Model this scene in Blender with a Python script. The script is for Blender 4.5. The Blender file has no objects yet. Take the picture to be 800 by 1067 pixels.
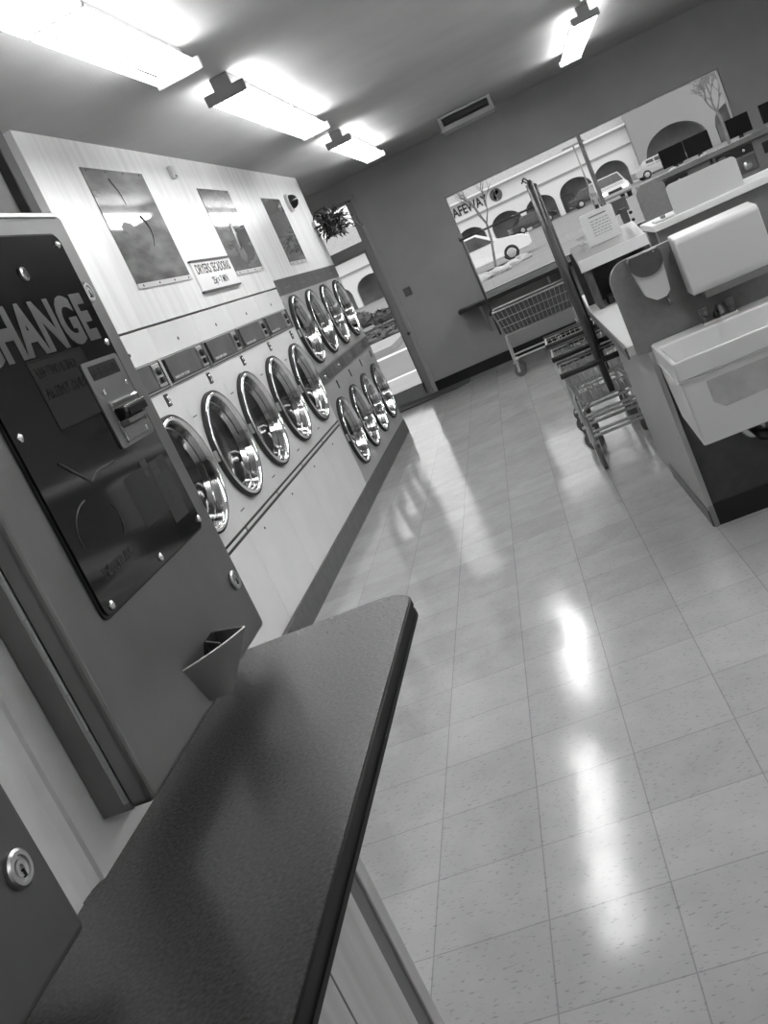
import bpy, bmesh, math, random
from mathutils import Vector, Matrix
random.seed(7)
S = bpy.context.scene
COL = S.collection
PI = math.pi
V = Vector

# ------------------------------------------------------------------ materials
MATS = {}
def mat(name, g, rough=0.5, metal=0.0, var=0.0, vscale=8.0, bump=0.0, bscale=60.0, coat=0.0, stretch=None, spec=0.5):
    if name in MATS: return MATS[name]
    m = bpy.data.materials.new(name); m.use_nodes = True
    nt = m.node_tree; b = nt.nodes['Principled BSDF']
    b.inputs['Base Color'].default_value = (g, g, g, 1)
    b.inputs['Roughness'].default_value = rough
    b.inputs['Metallic'].default_value = metal
    b.inputs['Specular IOR Level'].default_value = spec
    if coat:
        b.inputs['Coat Weight'].default_value = coat; b.inputs['Coat Roughness'].default_value = 0.05
    if var or bump:
        tc = nt.nodes.new('ShaderNodeTexCoord'); mp = nt.nodes.new('ShaderNodeMapping')
        nt.links.new(tc.outputs['Object'], mp.inputs['Vector'])
        if stretch: mp.inputs['Scale'].default_value = stretch
    if var:
        n = nt.nodes.new('ShaderNodeTexNoise'); n.inputs['Scale'].default_value = vscale
        n.inputs['Detail'].default_value = 5
        nt.links.new(mp.outputs['Vector'], n.inputs['Vector'])
        r = nt.nodes.new('ShaderNodeMapRange')
        r.inputs['From Min'].default_value = .3; r.inputs['From Max'].default_value = .7
        r.inputs['To Min'].default_value = g*(1-var); r.inputs['To Max'].default_value = min(1, g*(1+var))
        nt.links.new(n.outputs['Fac'], r.inputs['Value'])
        cc = nt.nodes.new('ShaderNodeCombineColor')
        for i in range(3): nt.links.new(r.outputs['Result'], cc.inputs[i])
        nt.links.new(cc.outputs['Color'], b.inputs['Base Color'])
    if bump:
        n2 = nt.nodes.new('ShaderNodeTexNoise'); n2.inputs['Scale'].default_value = bscale
        n2.inputs['Detail'].default_value = 3
        nt.links.new(mp.outputs['Vector'], n2.inputs['Vector'])
        bp = nt.nodes.new('ShaderNodeBump'); bp.inputs['Strength'].default_value = bump
        bp.inputs['Distance'].default_value = 0.004
        nt.links.new(n2.outputs['Fac'], bp.inputs['Height'])
        nt.links.new(bp.outputs['Normal'], b.inputs['Normal'])
    MATS[name] = m
    return m

def emit(name, s):
    m = bpy.data.materials.new(name); m.use_nodes = True
    b = m.node_tree.nodes['Principled BSDF']
    b.inputs['Base Color'].default_value = (.9, .9, .9, 1)
    b.inputs['Emission Color'].default_value = (1, 1, 1, 1)
    b.inputs['Emission Strength'].default_value = s
    MATS[name] = m; return m

def glass(name, tint=1.0, rough=0.0, ior=1.45):
    m = bpy.data.materials.new(name); m.use_nodes = True
    nt = m.node_tree; nt.nodes.remove(nt.nodes['Principled BSDF'])
    out = nt.nodes['Material Output']
    t = nt.nodes.new('ShaderNodeBsdfTransparent'); t.inputs[0].default_value = (tint, tint, tint, 1)
    g = nt.nodes.new('ShaderNodeBsdfGlossy'); g.inputs['Roughness'].default_value = rough
    f = nt.nodes.new('ShaderNodeFresnel'); f.inputs['IOR'].default_value = ior
    x = nt.nodes.new('ShaderNodeMixShader')
    nt.links.new(f.outputs[0], x.inputs[0]); nt.links.new(t.outputs[0], x.inputs[1]); nt.links.new(g.outputs[0], x.inputs[2])
    nt.links.new(x.outputs[0], out.inputs['Surface'])
    MATS[name] = m; return m

M = dict(
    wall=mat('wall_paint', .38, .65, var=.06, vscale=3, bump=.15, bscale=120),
    wallold=mat('stucco_paint', .45, .75, var=.15, vscale=14, bump=.6, bscale=45),
    ceil=mat('ceiling_paint', .42, .7, var=.06, vscale=2.5, bump=.3, bscale=90),
    trimwhite=mat('white_trim', .90, .5, var=.06, vscale=12),
    panelwall=mat('white_panelling', .80, .35, var=.10, vscale=5, stretch=(1, 3.2, .22)),
    enamel=mat('white_enamel', .76, .28, var=.04, vscale=4),
    enamel2=mat('grey_enamel', .42, .3, var=.05, vscale=4),
    base=mat('dark_base', .10, .45, var=.2, vscale=10),
    black=mat('black_plastic', .012, .35),
    blackrub=mat('black_rubber', .02, .6),
    blackgap=mat('black_gap', .006, .9),
    chrome=mat('chrome', .82, .12, 1.0),
    chrome2=mat('worn_chrome', .62, .3, 1.0),
    walllight=mat('bounce_wall_paint', .62, .65, var=.05, vscale=3, bump=.15, bscale=120),  # extra pale so the unseen walls bounce light back into the room
    paleprint=mat('pale_print', .24, .08),
    darkcloth=mat('dark_cloth', .07, .8, var=.2, vscale=20),
    barlight=mat('bright_bar', .72, .3, .3),
    edgeblack=mat('edge_black', .010, .55, spec=.25),
    poledark=mat('dark_pole', .05, .3, .0),
    band=mat('door_band', .42, .09, 1.0),
    steel=mat('brushed_steel', .24, .38, .75, var=.12, vscale=6, stretch=(1, 1, 1), bump=.05, bscale=200),
    steel2=mat('dull_steel', .15, .42, .6, var=.12, vscale=9),
    drum=mat('drum_dark', .06, .35, .5),
    doorglass=mat('dark_door_glass', .015, .08, spec=.6),
    panelblack=mat('black_acrylic', .010, .07, spec=.5),
    letter=mat('grey_lettering', .060, .35),
    faint=mat('faint_lettering', .028, .3),
    faintdark=mat('reflection_dark', .003, .5, spec=.1),
    lit=mat('legend_grey', .05, .25),
    laminate=mat('grey_laminate', .105, .27, var=.36, vscale=200, bump=.02, bscale=300, spec=.55),
    greypanel=mat('grey_panel_laminate', .20, .4, var=.08, vscale=40),
    greypanel2=mat('pale_grey_panel', .30, .4, var=.06, vscale=30),
    darkpanel=mat('dark_grey_panel', .075, .5, var=.15, vscale=20),
    wood=mat('pale_panelling', .46, .5, var=.12, vscale=5, stretch=(9, 9, .6)),
    woodtrim=mat('groove_shadow_trim', .14, .6),
    porcelain=mat('white_porcelain', .66, .22, var=.03, vscale=3),
    plasticwhite=mat('white_plastic', .58, .35),
    stain=mat('soap_stain', .42, .4, var=.12, vscale=16),
    clear=mat('smoky_plastic', .10, .15),
    paper=mat('white_paper', .78, .6),
    ink=mat('black_ink', .02, .6),
    greyink=mat('grey_ink', .22, .6),
    screen=mat('black_screen', .005, .4, spec=.2),
    mattmat=mat('door_mat', .09, .9, bump=.6, bscale=150),
    alum=mat('aluminium_frame', .30, .4, .3),
    wire=mat('zinc_wire', .55, .3, 1.0),
    caster=mat('grey_caster', .10, .45),
    leaf=mat('dark_leaf', .05, .25, var=.6, vscale=9),
    lamphousing=mat('lamp_housing', .35, .5),
    asphalt=mat('asphalt', .19, .8, var=.12, vscale=.6),
    concrete=mat('concrete', .33, .8, var=.08, vscale=1.5),
    hedge=mat('shrub_leaves', .06, .7, var=.5, vscale=4),
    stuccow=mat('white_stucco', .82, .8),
    stuccog=mat('grey_stucco', .32, .8),
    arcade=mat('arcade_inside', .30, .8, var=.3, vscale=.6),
    tileroof=mat('roof_tiles', .40, .7, var=.15, vscale=6),
    carwhite=mat('white_car_paint', .85, .2, coat=.6),
    carsilver=mat('silver_car_paint', .45, .25, coat=.6),
    cardark=mat('dark_car_paint', .03, .2, coat=.6),
    carglass=mat('car_glass', .05, .08),
    tyre=mat('tyre', .02, .7),
    bark=mat('bark', .17, .9, var=.3, vscale=6),
    boulder=mat('landscape_stone', .4, .9, var=.3, vscale=3),
)
M['tube'] = emit('lamp_tube', 15.0)
M['headlamp'] = emit('head_lamp', 6.0)
M['glass'] = glass('window_glass', .93)
M['clearplate'] = glass('clear_sheet', .9)

def poster_mat(name, seed, lo, hi):
    m = mat(name, .2, .06, spec=.6)
    nt = m.node_tree; b = nt.nodes['Principled BSDF']
    b.inputs['Coat Weight'].default_value = .5; b.inputs['Coat Roughness'].default_value = .03
    tc = nt.nodes.new('ShaderNodeTexCoord'); mp = nt.nodes.new('ShaderNodeMapping')
    mp.inputs['Location'].default_value = (seed, seed*2.3, 0); mp.inputs['Scale'].default_value = (1, 1.2, 4.5)
    n = nt.nodes.new('ShaderNodeTexNoise'); n.inputs['Scale'].default_value = 2.2; n.inputs['Detail'].default_value = 7
    nt.links.new(tc.outputs['Object'], mp.inputs['Vector']); nt.links.new(mp.outputs['Vector'], n.inputs['Vector'])
    r = nt.nodes.new('ShaderNodeValToRGB')
    r.color_ramp.elements[0].position = .32; r.color_ramp.elements[0].color = (lo, lo, lo, 1)
    r.color_ramp.elements[1].position = .68; r.color_ramp.elements[1].color = (hi, hi, hi, 1)
    nt.links.new(n.outputs['Fac'], r.inputs['Fac']); nt.links.new(r.outputs['Color'], b.inputs['Base Color'])
    return m

def floor_mat():
    m = mat('vinyl_tiles', .5, .16)
    nt = m.node_tree; b = nt.nodes['Principled BSDF']; L = nt.links.new
    def math_(op, a, c=None):
        n = nt.nodes.new('ShaderNodeMath'); n.operation = op
        for i, x in enumerate((a, c)):
            if x is None: continue
            if isinstance(x, (int, float)): n.inputs[i].default_value = x
            else: L(x, n.inputs[i])
        return n.outputs[0]
    tc = nt.nodes.new('ShaderNodeTexCoord'); sp = nt.nodes.new('ShaderNodeSeparateXYZ')
    L(tc.outputs['Object'], sp.inputs[0])
    cells = []; dist = []
    for i in (0, 1):
        q = math_('DIVIDE', sp.outputs[i], .3048)
        cells.append(math_('FLOOR', q))
        fr = math_('FRACT', q)
        d = math_('ABSOLUTE', math_('SUBTRACT', fr, .5))
        dist.append(d)
    mx = math_('MAXIMUM', dist[0], dist[1])
    joint = nt.nodes.new('ShaderNodeMapRange'); L(mx, joint.inputs['Value'])
    joint.inputs['From Min'].default_value = .4915; joint.inputs['From Max'].default_value = .4975
    cv = nt.nodes.new('ShaderNodeCombineXYZ'); L(cells[0], cv.inputs[0]); L(cells[1], cv.inputs[1])
    wn = nt.nodes.new('ShaderNodeTexWhiteNoise'); L(cv.outputs[0], wn.inputs['Vector'])
    # flecks run one way on each tile
    mp = nt.nodes.new('ShaderNodeMapping'); mp.inputs['Scale'].default_value = (52, 120, 60)
    mp.inputs['Rotation'].default_value = (0, 0, .5)
    L(tc.outputs['Object'], mp.inputs['Vector'])
    no = nt.nodes.new('ShaderNodeTexNoise'); no.inputs['Scale'].default_value = 1; no.inputs['Detail'].default_value = 2
    L(mp.outputs[0], no.inputs['Vector'])
    fl = nt.nodes.new('ShaderNodeMapRange'); L(no.outputs['Fac'], fl.inputs['Value'])
    fl.inputs['From Min'].default_value = .615; fl.inputs['From Max'].default_value = .68
    mo = nt.nodes.new('ShaderNodeTexNoise'); mo.inputs['Scale'].default_value = 7; mo.inputs['Detail'].default_value = 4
    L(tc.outputs['Object'], mo.inputs['Vector'])
    v = math_('ADD', .43, math_('MULTIPLY', wn.outputs['Value'], .06))
    v = math_('ADD', v, math_('MULTIPLY', math_('SUBTRACT', mo.outputs['Fac'], .5), .14))
    v = math_('SUBTRACT', v, math_('MULTIPLY', fl.outputs[0], .13))
    v = math_('MULTIPLY', v, math_('SUBTRACT', 1.0, math_('MULTIPLY', joint.outputs[0], .34)))
    cc = nt.nodes.new('ShaderNodeCombineColor')
    for i in range(3): L(v, cc.inputs[i])
    L(cc.outputs[0], b.inputs['Base Color'])
    w = nt.nodes.new('ShaderNodeTexNoise'); w.inputs['Scale'].default_value = 11; w.inputs['Detail'].default_value = 3
    L(tc.outputs['Object'], w.inputs['Vector'])
    bp = nt.nodes.new('ShaderNodeBump'); bp.inputs['Strength'].default_value = .15; bp.inputs['Distance'].default_value = .004
    L(w.outputs['Fac'], bp.inputs['Height'])
    # every tile lies at its own very slight tilt
    sc_ = nt.nodes.new('ShaderNodeSeparateColor'); L(wn.outputs['Color'], sc_.inputs[0])
    cn = nt.nodes.new('ShaderNodeCombineXYZ')
    for i in (0, 1): L(math_('MULTIPLY', math_('SUBTRACT', sc_.outputs[i], .5), .016), cn.inputs[i])
    ge = nt.nodes.new('ShaderNodeNewGeometry'); ad = nt.nodes.new('ShaderNodeVectorMath'); ad.operation = 'ADD'
    L(ge.outputs['Normal'], ad.inputs[0]); L(cn.outputs[0], ad.inputs[1]); L(ad.outputs[0], bp.inputs['Normal'])
    L(bp.outputs[0], b.inputs['Normal'])
    b.inputs['Specular IOR Level'].default_value = .5
    rr = nt.nodes.new('ShaderNodeMapRange'); L(mo.outputs['Fac'], rr.inputs['Value'])
    rr.inputs['To Min'].default_value = .08; rr.inputs['To Max'].default_value = .18
    L(rr.outputs[0], b.inputs['Roughness'])
    return m
M['floor'] = floor_mat()

# ------------------------------------------------------------------ mesh builder
class MB:
    def __init__(s): s.bm = bmesh.new()
    def box(s, x0, x1, y0, y1, z0, z1, bev=0.0, seg=2):
        r = bmesh.ops.create_cube(s.bm, size=1.0)
        vs = r['verts']
        for v in vs:
            v.co = V((x0+(v.co.x+.5)*(x1-x0), y0+(v.co.y+.5)*(y1-y0), z0+(v.co.z+.5)*(z1-z0)))
        if bev:
            es = list({e for v in vs for e in v.link_edges})
            bmesh.ops.bevel(s.bm, geom=es, offset=bev, segments=seg, affect='EDGES', profile=.5)
        return s
    def obox(s, c, ax, ay, az, bev=0):
        """box from centre and three half-axis vectors"""
        r = bmesh.ops.create_cube(s.bm, size=2.0); c = V(c); ax, ay, az = V(ax), V(ay), V(az)
        vs = r['verts']
        for v in vs: v.co = c+ax*v.co.x+ay*v.co.y+az*v.co.z
        if bev:
            es = list({e for v in vs for e in v.link_edges})
            bmesh.ops.bevel(s.bm, geom=es, offset=bev, segments=2, affect='EDGES', profile=.5)
        return s
    def tube(s, pts, r, n=10, r2=None, caps=True):
        pts = [V(p) for p in pts]; rings = []
        up = V((0, 0, 1))
        for i, p in enumerate(pts):
            if i == 0: t = pts[1]-p
            elif i == len(pts)-1: t = p-pts[i-1]
            else: t = (pts[i+1]-p).normalized()+(p-pts[i-1]).normalized()
            t.normalize()
            a = t.cross(up) if abs(t.dot(up)) < .95 else t.cross(V((1, 0, 0)))
            a.normalize(); b = t.cross(a).normalized()
            if rings:
                pass
            k = r if r2 is None else r+(r2-r)*i/(len(pts)-1)
            rings.append([s.bm.verts.new(p+a*k*math.cos(q*2*PI/n)+b*k*math.sin(q*2*PI/n)) for q in range(n)])
        for A, B in zip(rings, rings[1:]):
            # match nearest start to avoid twists
            off = min(range(n), key=lambda o: sum((A[q].co-B[(q+o) % n].co).length for q in range(0, n, 3)))
            for q in range(n):
                f = s.bm.faces.new((A[q], A[(q+1) % n], B[(q+1+off) % n], B[(q+off) % n])); f.smooth = True
        if caps:
            s.bm.faces.new(rings[0][::-1]); s.bm.faces.new(rings[-1])
        return s
    def lathe(s, o, axis, prof, n=40, closed=False):
        """prof: (radius, height along axis)"""
        o = V(o); ax = V(axis).normalized()
        a = ax.cross(V((0, 0, 1))) if abs(ax.z) < .9 else ax.cross(V((1, 0, 0)))
        a.normalize(); b = ax.cross(a)
        rings = []
        for r, h in prof:
            if r < 1e-6: rings.append([s.bm.verts.new(o+ax*h)])
            else: rings.append([s.bm.verts.new(o+ax*h+(a*math.cos(q*2*PI/n)+b*math.sin(q*2*PI/n))*r) for q in range(n)])
        prs = list(zip(rings, rings[1:]))
        if closed: prs.append((rings[-1], rings[0]))
        for A, B in prs:
            for q in range(n):
                q2 = (q+1) % n
                if len(A) == 1 and len(B) == 1: continue
                if len(A) == 1: f = s.bm.faces.new((A[0], B[q2], B[q]))
                elif len(B) == 1: f = s.bm.faces.new((A[q], A[q2], B[0]))
                else: f = s.bm.faces.new((A[q], A[q2], B[q2], B[q]))
                f.smooth = True
        return s
    def prism(s, poly, d):
        """poly of 3D points extruded by vector d"""
        d = V(d); A = [s.bm.verts.new(V(p)) for p in poly]; B = [s.bm.verts.new(V(p)+d) for p in poly]
        n = len(A)
        s.bm.faces.new(A[::-1]); s.bm.faces.new(B)
        for i in range(n): s.bm.faces.new((A[i], A[(i+1) % n], B[(i+1) % n], B[i]))
        return s
    def quad(s, *p):
        s.bm.faces.new([s.bm.verts.new(V(q)) for q in p]); return s
    def ball(s, c, r, sc=(1, 1, 1), sub=2):
        q = bmesh.ops.create_icosphere(s.bm, subdivisions=sub, radius=r)
        for v in q['verts']: v.co = V((v.co.x*sc[0], v.co.y*sc[1], v.co.z*sc[2]))+V(c)
        for v in q['verts']:
            for f in v.link_faces: f.smooth = True
        return s
    def build(s, name, m, parent=None, origin=None):
        bmesh.ops.recalc_face_normals(s.bm, faces=s.bm.faces)
        for e in s.bm.edges:
            if len(e.link_faces) == 2 and e.calc_face_angle(0) > .6: e.smooth = False
        me = bpy.data.meshes.new(name)
        base = V((0, 0, 0))
        if parent is not None: base = wpos(parent)
        elif origin is not None: base = V(origin)
        if base.length > 0: bmesh.ops.translate(s.bm, verts=s.bm.verts, vec=-base)
        s.bm.to_mesh(me); s.bm.free()
        me.materials.append(m)
        o = bpy.data.objects.new(name, me); COL.objects.link(o)
        if parent is not None: o.parent = parent
        elif origin is not None: o.location = base
        return o

def wpos(o):
    p = V(o.location)
    while o.parent: o = o.parent; p += V(o.location)
    return p

def tag(o, label, cat, group=None, kind=None):
    if label: o['label'] = label
    if cat: o['category'] = cat
    if group: o['group'] = group
    if kind: o['kind'] = kind
    return o
def thing(name, loc, label, cat, group=None):
    o = bpy.data.objects.new(name, None); COL.objects.link(o)
    o.location = loc; o.empty_display_size = .1
    return tag(o, label, cat, group)
def struct(mb, name, m, parent=None):
    o = mb.build(name, m, parent)
    if parent is None: o['kind'] = 'structure'
    return o
def copy_tree(o, parent=None):
    c = o.copy(); COL.objects.link(c)
    if parent is not None: c.parent = parent
    for ch in list(o.children): copy_tree(ch, c)
    return c

def text(name, body, m, parent, origin, right, up, w, h, depth=.0015, mirror=False, spacing=1.0, bold=0.0):
    """flat raised lettering fitted to a box of w x h metres; origin = lower left corner"""
    cu = bpy.data.curves.new(name, 'FONT'); cu.body = body; cu.extrude = .02; cu.space_character = spacing
    cu.resolution_u = 4; cu.offset = bold
    t = bpy.data.objects.new(name+'_curve', cu); COL.objects.link(t)
    dg = bpy.context.evaluated_depsgraph_get(); dg.update()
    me = bpy.data.meshes.new_from_object(t.evaluated_get(dg))
    COL.objects.unlink(t); bpy.data.objects.remove(t); bpy.data.curves.remove(cu)
    xs = [v.co.x for v in me.vertices]; ys = [v.co.y for v in me.vertices]
    x0, x1, y0, y1 = min(xs), max(xs), min(ys), max(ys)
    r, u = V(right).normalized(), V(up).normalized(); n = r.cross(u)
    base = wpos(parent) if parent is not None else V((0, 0, 0)); o0 = V(origin)
    for v in me.vertices:
        a = (v.co.x-x0)/(x1-x0)
        if mirror: a = 1-a
        b = (v.co.y-y0)/(y1-y0)
        v.co = o0+r*a*w+u*b*h+n*(depth*.5*(v.co.z/.02+1))-base
    if mirror: me.flip_normals()
    me.materials.clear(); me.materials.append(m); me.name = name
    o = bpy.data.objects.new(name, me); COL.objects.link(o)
    if parent is not None: o.parent = parent
    return o

# ------------------------------------------------------------------ camera
F_PX, YAW, PIT, ROLL, CAMH = 1052.00682, -.2327442, -.2081612, -.4325968, 1.542578
cf = V((math.sin(YAW)*math.cos(PIT), math.cos(YAW)*math.cos(PIT), math.sin(PIT)))
r0 = V((math.cos(YAW), -math.sin(YAW), 0)); u0 = r0.cross(cf)
cr = math.cos(ROLL)*r0+math.sin(ROLL)*u0; cu_ = -math.sin(ROLL)*r0+math.cos(ROLL)*u0
cam = bpy.data.cameras.new('camera'); camo = bpy.data.objects.new('camera', cam); COL.objects.link(camo)
camo.matrix_world = Matrix(((cr.x, cu_.x, -cf.x, 0), (cr.y, cu_.y, -cf.y, 0), (cr.z, cu_.z, -cf.z, CAMH), (0, 0, 0, 1)))
cam.sensor_fit = 'VERTICAL'; cam.sensor_height = 24; cam.lens = F_PX/1067*24
cam.clip_start = .02; cam.clip_end = 600
S.camera = camo

# ------------------------------------------------------------------ room shell
X0, X1, Y0, Y1, H = -3.2, 4.6, -2.6, 12.53, 2.776
BX = -1.85            # plane of the dryer fronts
# floor: built in the frame of its tiles, which lie two degrees off the walls
ta = .0342193; tx, ty = -.5693725, 2.7048847
def tile_xy(x, y):
    dx, dy = x-tx, y-ty
    return (dx*math.cos(ta)+dy*math.sin(ta), -dx*math.sin(ta)+dy*math.cos(ta))
mb = MB()
c4 = [tile_xy(*p) for p in ((X0, Y0), (X1, Y0), (X1, Y1+.15), (X0, Y1+.15))]
mb.prism([(x, y, -.12) for x, y in c4], (0, 0, .12))
fl = mb.build('floor', M['floor']); fl.location = (tx, ty, 0); fl.rotation_euler = (0, 0, ta); fl['kind'] = 'structure'
struct(MB().box(X0, X1, Y0, Y1+.15, H, H+.12), 'ceiling', M['ceil'])
# back wall with door opening (-2.80..-1.74) and window opening (-.70..2.62)
DX0, DX1, DTOP = -2.80, -1.73, 2.53
WX0, WX1, WZ0, WZ1 = -.70, 2.62, .86, 2.09
T = .15
mb = MB()
mb.box(X0, DX0, Y1, Y1+T, 0, H); mb.box(DX0, DX1, Y1, Y1+T, DTOP, H)
mb.box(DX1, WX0, Y1, Y1+T, 0, H); mb.box(WX0, WX1, Y1, Y1+T, WZ1, H); mb.box(WX0, WX1, Y1, Y1+T, 0, WZ0)
mb.box(WX1, X1, Y1, Y1+T, 0, H)
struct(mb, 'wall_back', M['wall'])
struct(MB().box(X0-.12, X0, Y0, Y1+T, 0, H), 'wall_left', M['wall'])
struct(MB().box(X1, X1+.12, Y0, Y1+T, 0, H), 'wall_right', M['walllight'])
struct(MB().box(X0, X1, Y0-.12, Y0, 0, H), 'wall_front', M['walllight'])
struct(MB().box(-.84, -.717, Y0, 1.605, 0, H), 'wall_near', M['wallold'])
struct(MB().box(-.84, -.70, 1.605, 1.645, 1.5, H, .004), 'trim_1', M['darkpanel'])
# white casing board behind the change machine, with a chamfered near edge
mb = MB()
mb.prism([(-.717, .905, 1.06), (-.717, 1.604, 1.06), (-.7055, 1.604, 1.06), (-.7055, .948, 1.06), (-.7105, .945, 1.06), (-.7150, .930, 1.06)], (0, 0, .76))
struct(mb, 'trim_2', M['trimwhite'])
struct(MB().box(-.717, -.7135, .70, .9045, 1.06, 1.82), 'trim_3', M['trimwhite'])
# panelled bulkhead over the dryers
mb = MB(); mb.box(X0, BX, 4.43, 10.36, 1.81, H)
struct(mb, 'wall_bulkhead', M['panelwall'])
mb = MB(); mb.box(X0, BX-.06, 4.05, 4.13, 0, 1.8)
struct(mb, 'wall_return', M['wall'])
# baseboard
struct(MB().box(DX1+.03, .95, Y1-.022, Y1, 0, .125), 'baseboard_back', M['black'])

# door
dr = struct(MB().box(DX0, DX0+.06, Y1-.02, Y1+T, 0, DTOP).box(DX1-.075, DX1, Y1-.02, Y1+T, 0, DTOP).box(DX0, DX1, Y1-.02, Y1+T, DTOP-.02, DTOP+.012).box(DX0, DX1, Y1-.01, Y1+T, 1.935, 2.04), 'door_1', M['alum'])
mb = MB(); a, b = DX0+.06, DX1-.075
mb.box(a, a+.045, Y1+.03, Y1+.075, .02, 1.935).box(b-.03, b, Y1+.03, Y1+.075, .02, 1.935)
mb.box(a, b, Y1+.03, Y1+.075, 1.90, 1.935).box(a, b, Y1+.03, Y1+.075, .02, .17)
leaf_ = mb.build('door_leaf', M['alum'], dr)
MB().box(a+.045, b-.03, Y1+.048, Y1+.054, .17, 1.90).build('door_glass', M['glass'], dr)
MB().box(a, b, Y1+.048, Y1+.054, 2.04, DTOP-.02).build('transom_glass', M['glass'], dr)
MB().tube([(a+.02, Y1+.0, 1.02), (b-.02, Y1+.0, 1.02)], .014).build('push_bar', M['alum'], dr)
MB().box(DX0, DX1, Y1-.03, Y1+T, 0, .022).build('threshold', M['chrome2'], dr)
struct(MB().box(DX1, DX1+.05, Y1-.028, Y1, 0, DTOP+.05, .008).box(DX0, DX1+.05, Y1-.028, Y1, DTOP+.012, DTOP+.06, .008), 'trim_4', M['wall'])

# window
wn = struct(MB().box(WX0, WX1, Y1-.004, Y1+T, WZ1-.016, WZ1).box(WX0, WX0+.014, Y1+.02, Y1+T, WZ0, WZ1).box(WX1-.014, WX1, Y1+.02, Y1+T, WZ0, WZ1).box(WX0, WX1, Y1-.004, Y1+T, WZ0, WZ0+.02), 'window_1', M['alum'])
MB().box(.95, .995, Y1+.02, Y1+.09, WZ0+.02, WZ1-.016).build('mullion', M['alum'], wn)
MB().box(WX0+.014, .95, Y1+.052, Y1+.058, WZ0+.02, WZ1-.016).build('glass_pane', M['glass'], wn)
MB().box(.995, WX1-.014, Y1+.052, Y1+.058, WZ0+.02, WZ1-.016).build('glass_pane', M['glass'], wn)

# ------------------------------------------------------------------ ceiling lamps
def lamp(x, ya, yb, label):
    ym = (ya+yb)/2
    t = thing('ceiling_lamp', (x, ym, H), label, 'ceiling lamp', 'strip lamps on the ceiling')
    MB().box(x-.046, x+.046, ya+.006, yb-.006, 2.706, H-.003, .004).build('housing', M['lamphousing'], t)
    for y, d, zl in ((ya, .018, 2.654), (ym-.010, .020, 2.676), (yb-.018, .018, 2.654)):
        mb = MB()
        mb.box(x-.112, x+.112, y, y+d, zl, 2.712, .007)
        mb.box(x-.05, x+.05, y, y+d, 2.70, H-.002, .004)
        mb.build('lamp_holder', M['lamphousing'], t)
    for (p, q) in ((ya+.018, ym-.030), (ym+.030, yb-.018)):
        for k in (-.088, -.030, .030, .088):
            MB().tube([(x+k, p, 2.678), (x+k, q, 2.678)], .0165, 12).build('lamp_tube', M['tube'], t)
    return t
lamp(-1.09, 2.08, 4.56, 'ceiling strip lamp nearest the camera, cut by the top left corner of the photo')
lamp(-1.09, 5.28, 7.66, 'middle strip lamp of the three over the dryer aisle')
lamp(-1.10, 8.70, 10.95, 'strip lamp over the aisle nearest the glass door')
lamp(1.03, 8.62, 10.90, 'strip lamp on the ceiling over the window, apart from the three in a row')
lamp(1.03, 5.28, 7.66, 'unseen strip lamp added over the washer island to light the room evenly')  # unseen fixture, added to even out the room light
lamp(1.03, 2.08, 4.56, 'unseen strip lamp added above the sink aisle for even light')  # also added out of view for the room light
lamp(3.15, 5.28, 7.66, 'unseen strip lamp added along the right wall by the washer island for light')  # added unseen row along the right wall, for more light
lamp(3.15, 2.08, 4.56, 'unseen strip lamp added along the right wall opposite the first dryers for light')  # second lamp of the added right-wall row
lamp(3.15, -1.20, 1.28, 'unseen fill lamp added in the corner behind the camera')  # added behind the camera as fill light

# ceiling register
t = thing('air_vent', (-.08, 11.35, H), 'pale framed air vent hanging under the ceiling above the shop window', 'vent')
xa, xb, ya, yb, za = -.385, .20, 11.22, 11.60, 2.626
mb = MB()
mb.box(xa, xa+.035, ya, yb, za, H).box(xb-.035, xb, ya, yb, za, H).box(xa+.035, xb-.035, ya, ya+.03, H-.018, H).box(xa+.035, xb-.035, ya, yb, za, za+.018)
mb.box(xa+.035, xb-.035, ya+.0, ya+.02, za+.018, za+.05)
mb.build('frame', M['lamphousing'], t)
mb = MB()
for k in range(4):
    z = za+.06+k*.022
    mb.obox(((xa+xb)/2, ya+.10, z), (.255, 0, 0), (0, .03, .010), (0, -.001, .003))
mb.build('louvre', M['steel2'], t)
MB().box(xa+.035, xb-.035, ya+.12, ya+.13, za+.018, H).build('back_plate', M['steel2'], t)

# ------------------------------------------------------------------ change machine
MXF, MXH, MXB = -.6325, -.662, -.705
my0, my1, mz0, mz1 = .9985, 1.542, 1.105, 1.832
t = thing('change_machine', (MXB, (my0+my1)/2, mz0), 'steel change machine with black front panel reading CHANGE, above the grey counter', 'change machine')
MB().box(MXB, MXH-.0005, my0+.0, my1-.004, mz0+.001, mz1-.004, .002).build('body', M['steel'], t)
dm = MB().box(MXH+.001, MXF, my0, my1, mz0, mz1)
bmesh.ops.bevel(dm.bm, geom=[e for e in dm.bm.edges if max(v.co.x for v in e.verts) > MXF-1e-4], offset=.010, segments=4, affect='EDGES', profile=.5)
dm.build('door', M['steel'], t)
MB().box(MXF-.004, MXF+.0012, my0+.03, my1-.02, mz1-.006, mz1+.003, .002).build('top_lip', M['chrome2'], t)
# piano hinge along the near side
mb = MB(); nz = 14; hz = (mz1-mz0-.03)/nz
for k in range(nz):
    z = mz0+.012+k*hz
    mb.tube([(MXH-.0045, my0-.0006, z+.0003), (MXH-.0045, my0-.0006, z+hz-.0003)], .0042, 12)
mb.build('piano_hinge', M['chrome2'], t)
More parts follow.
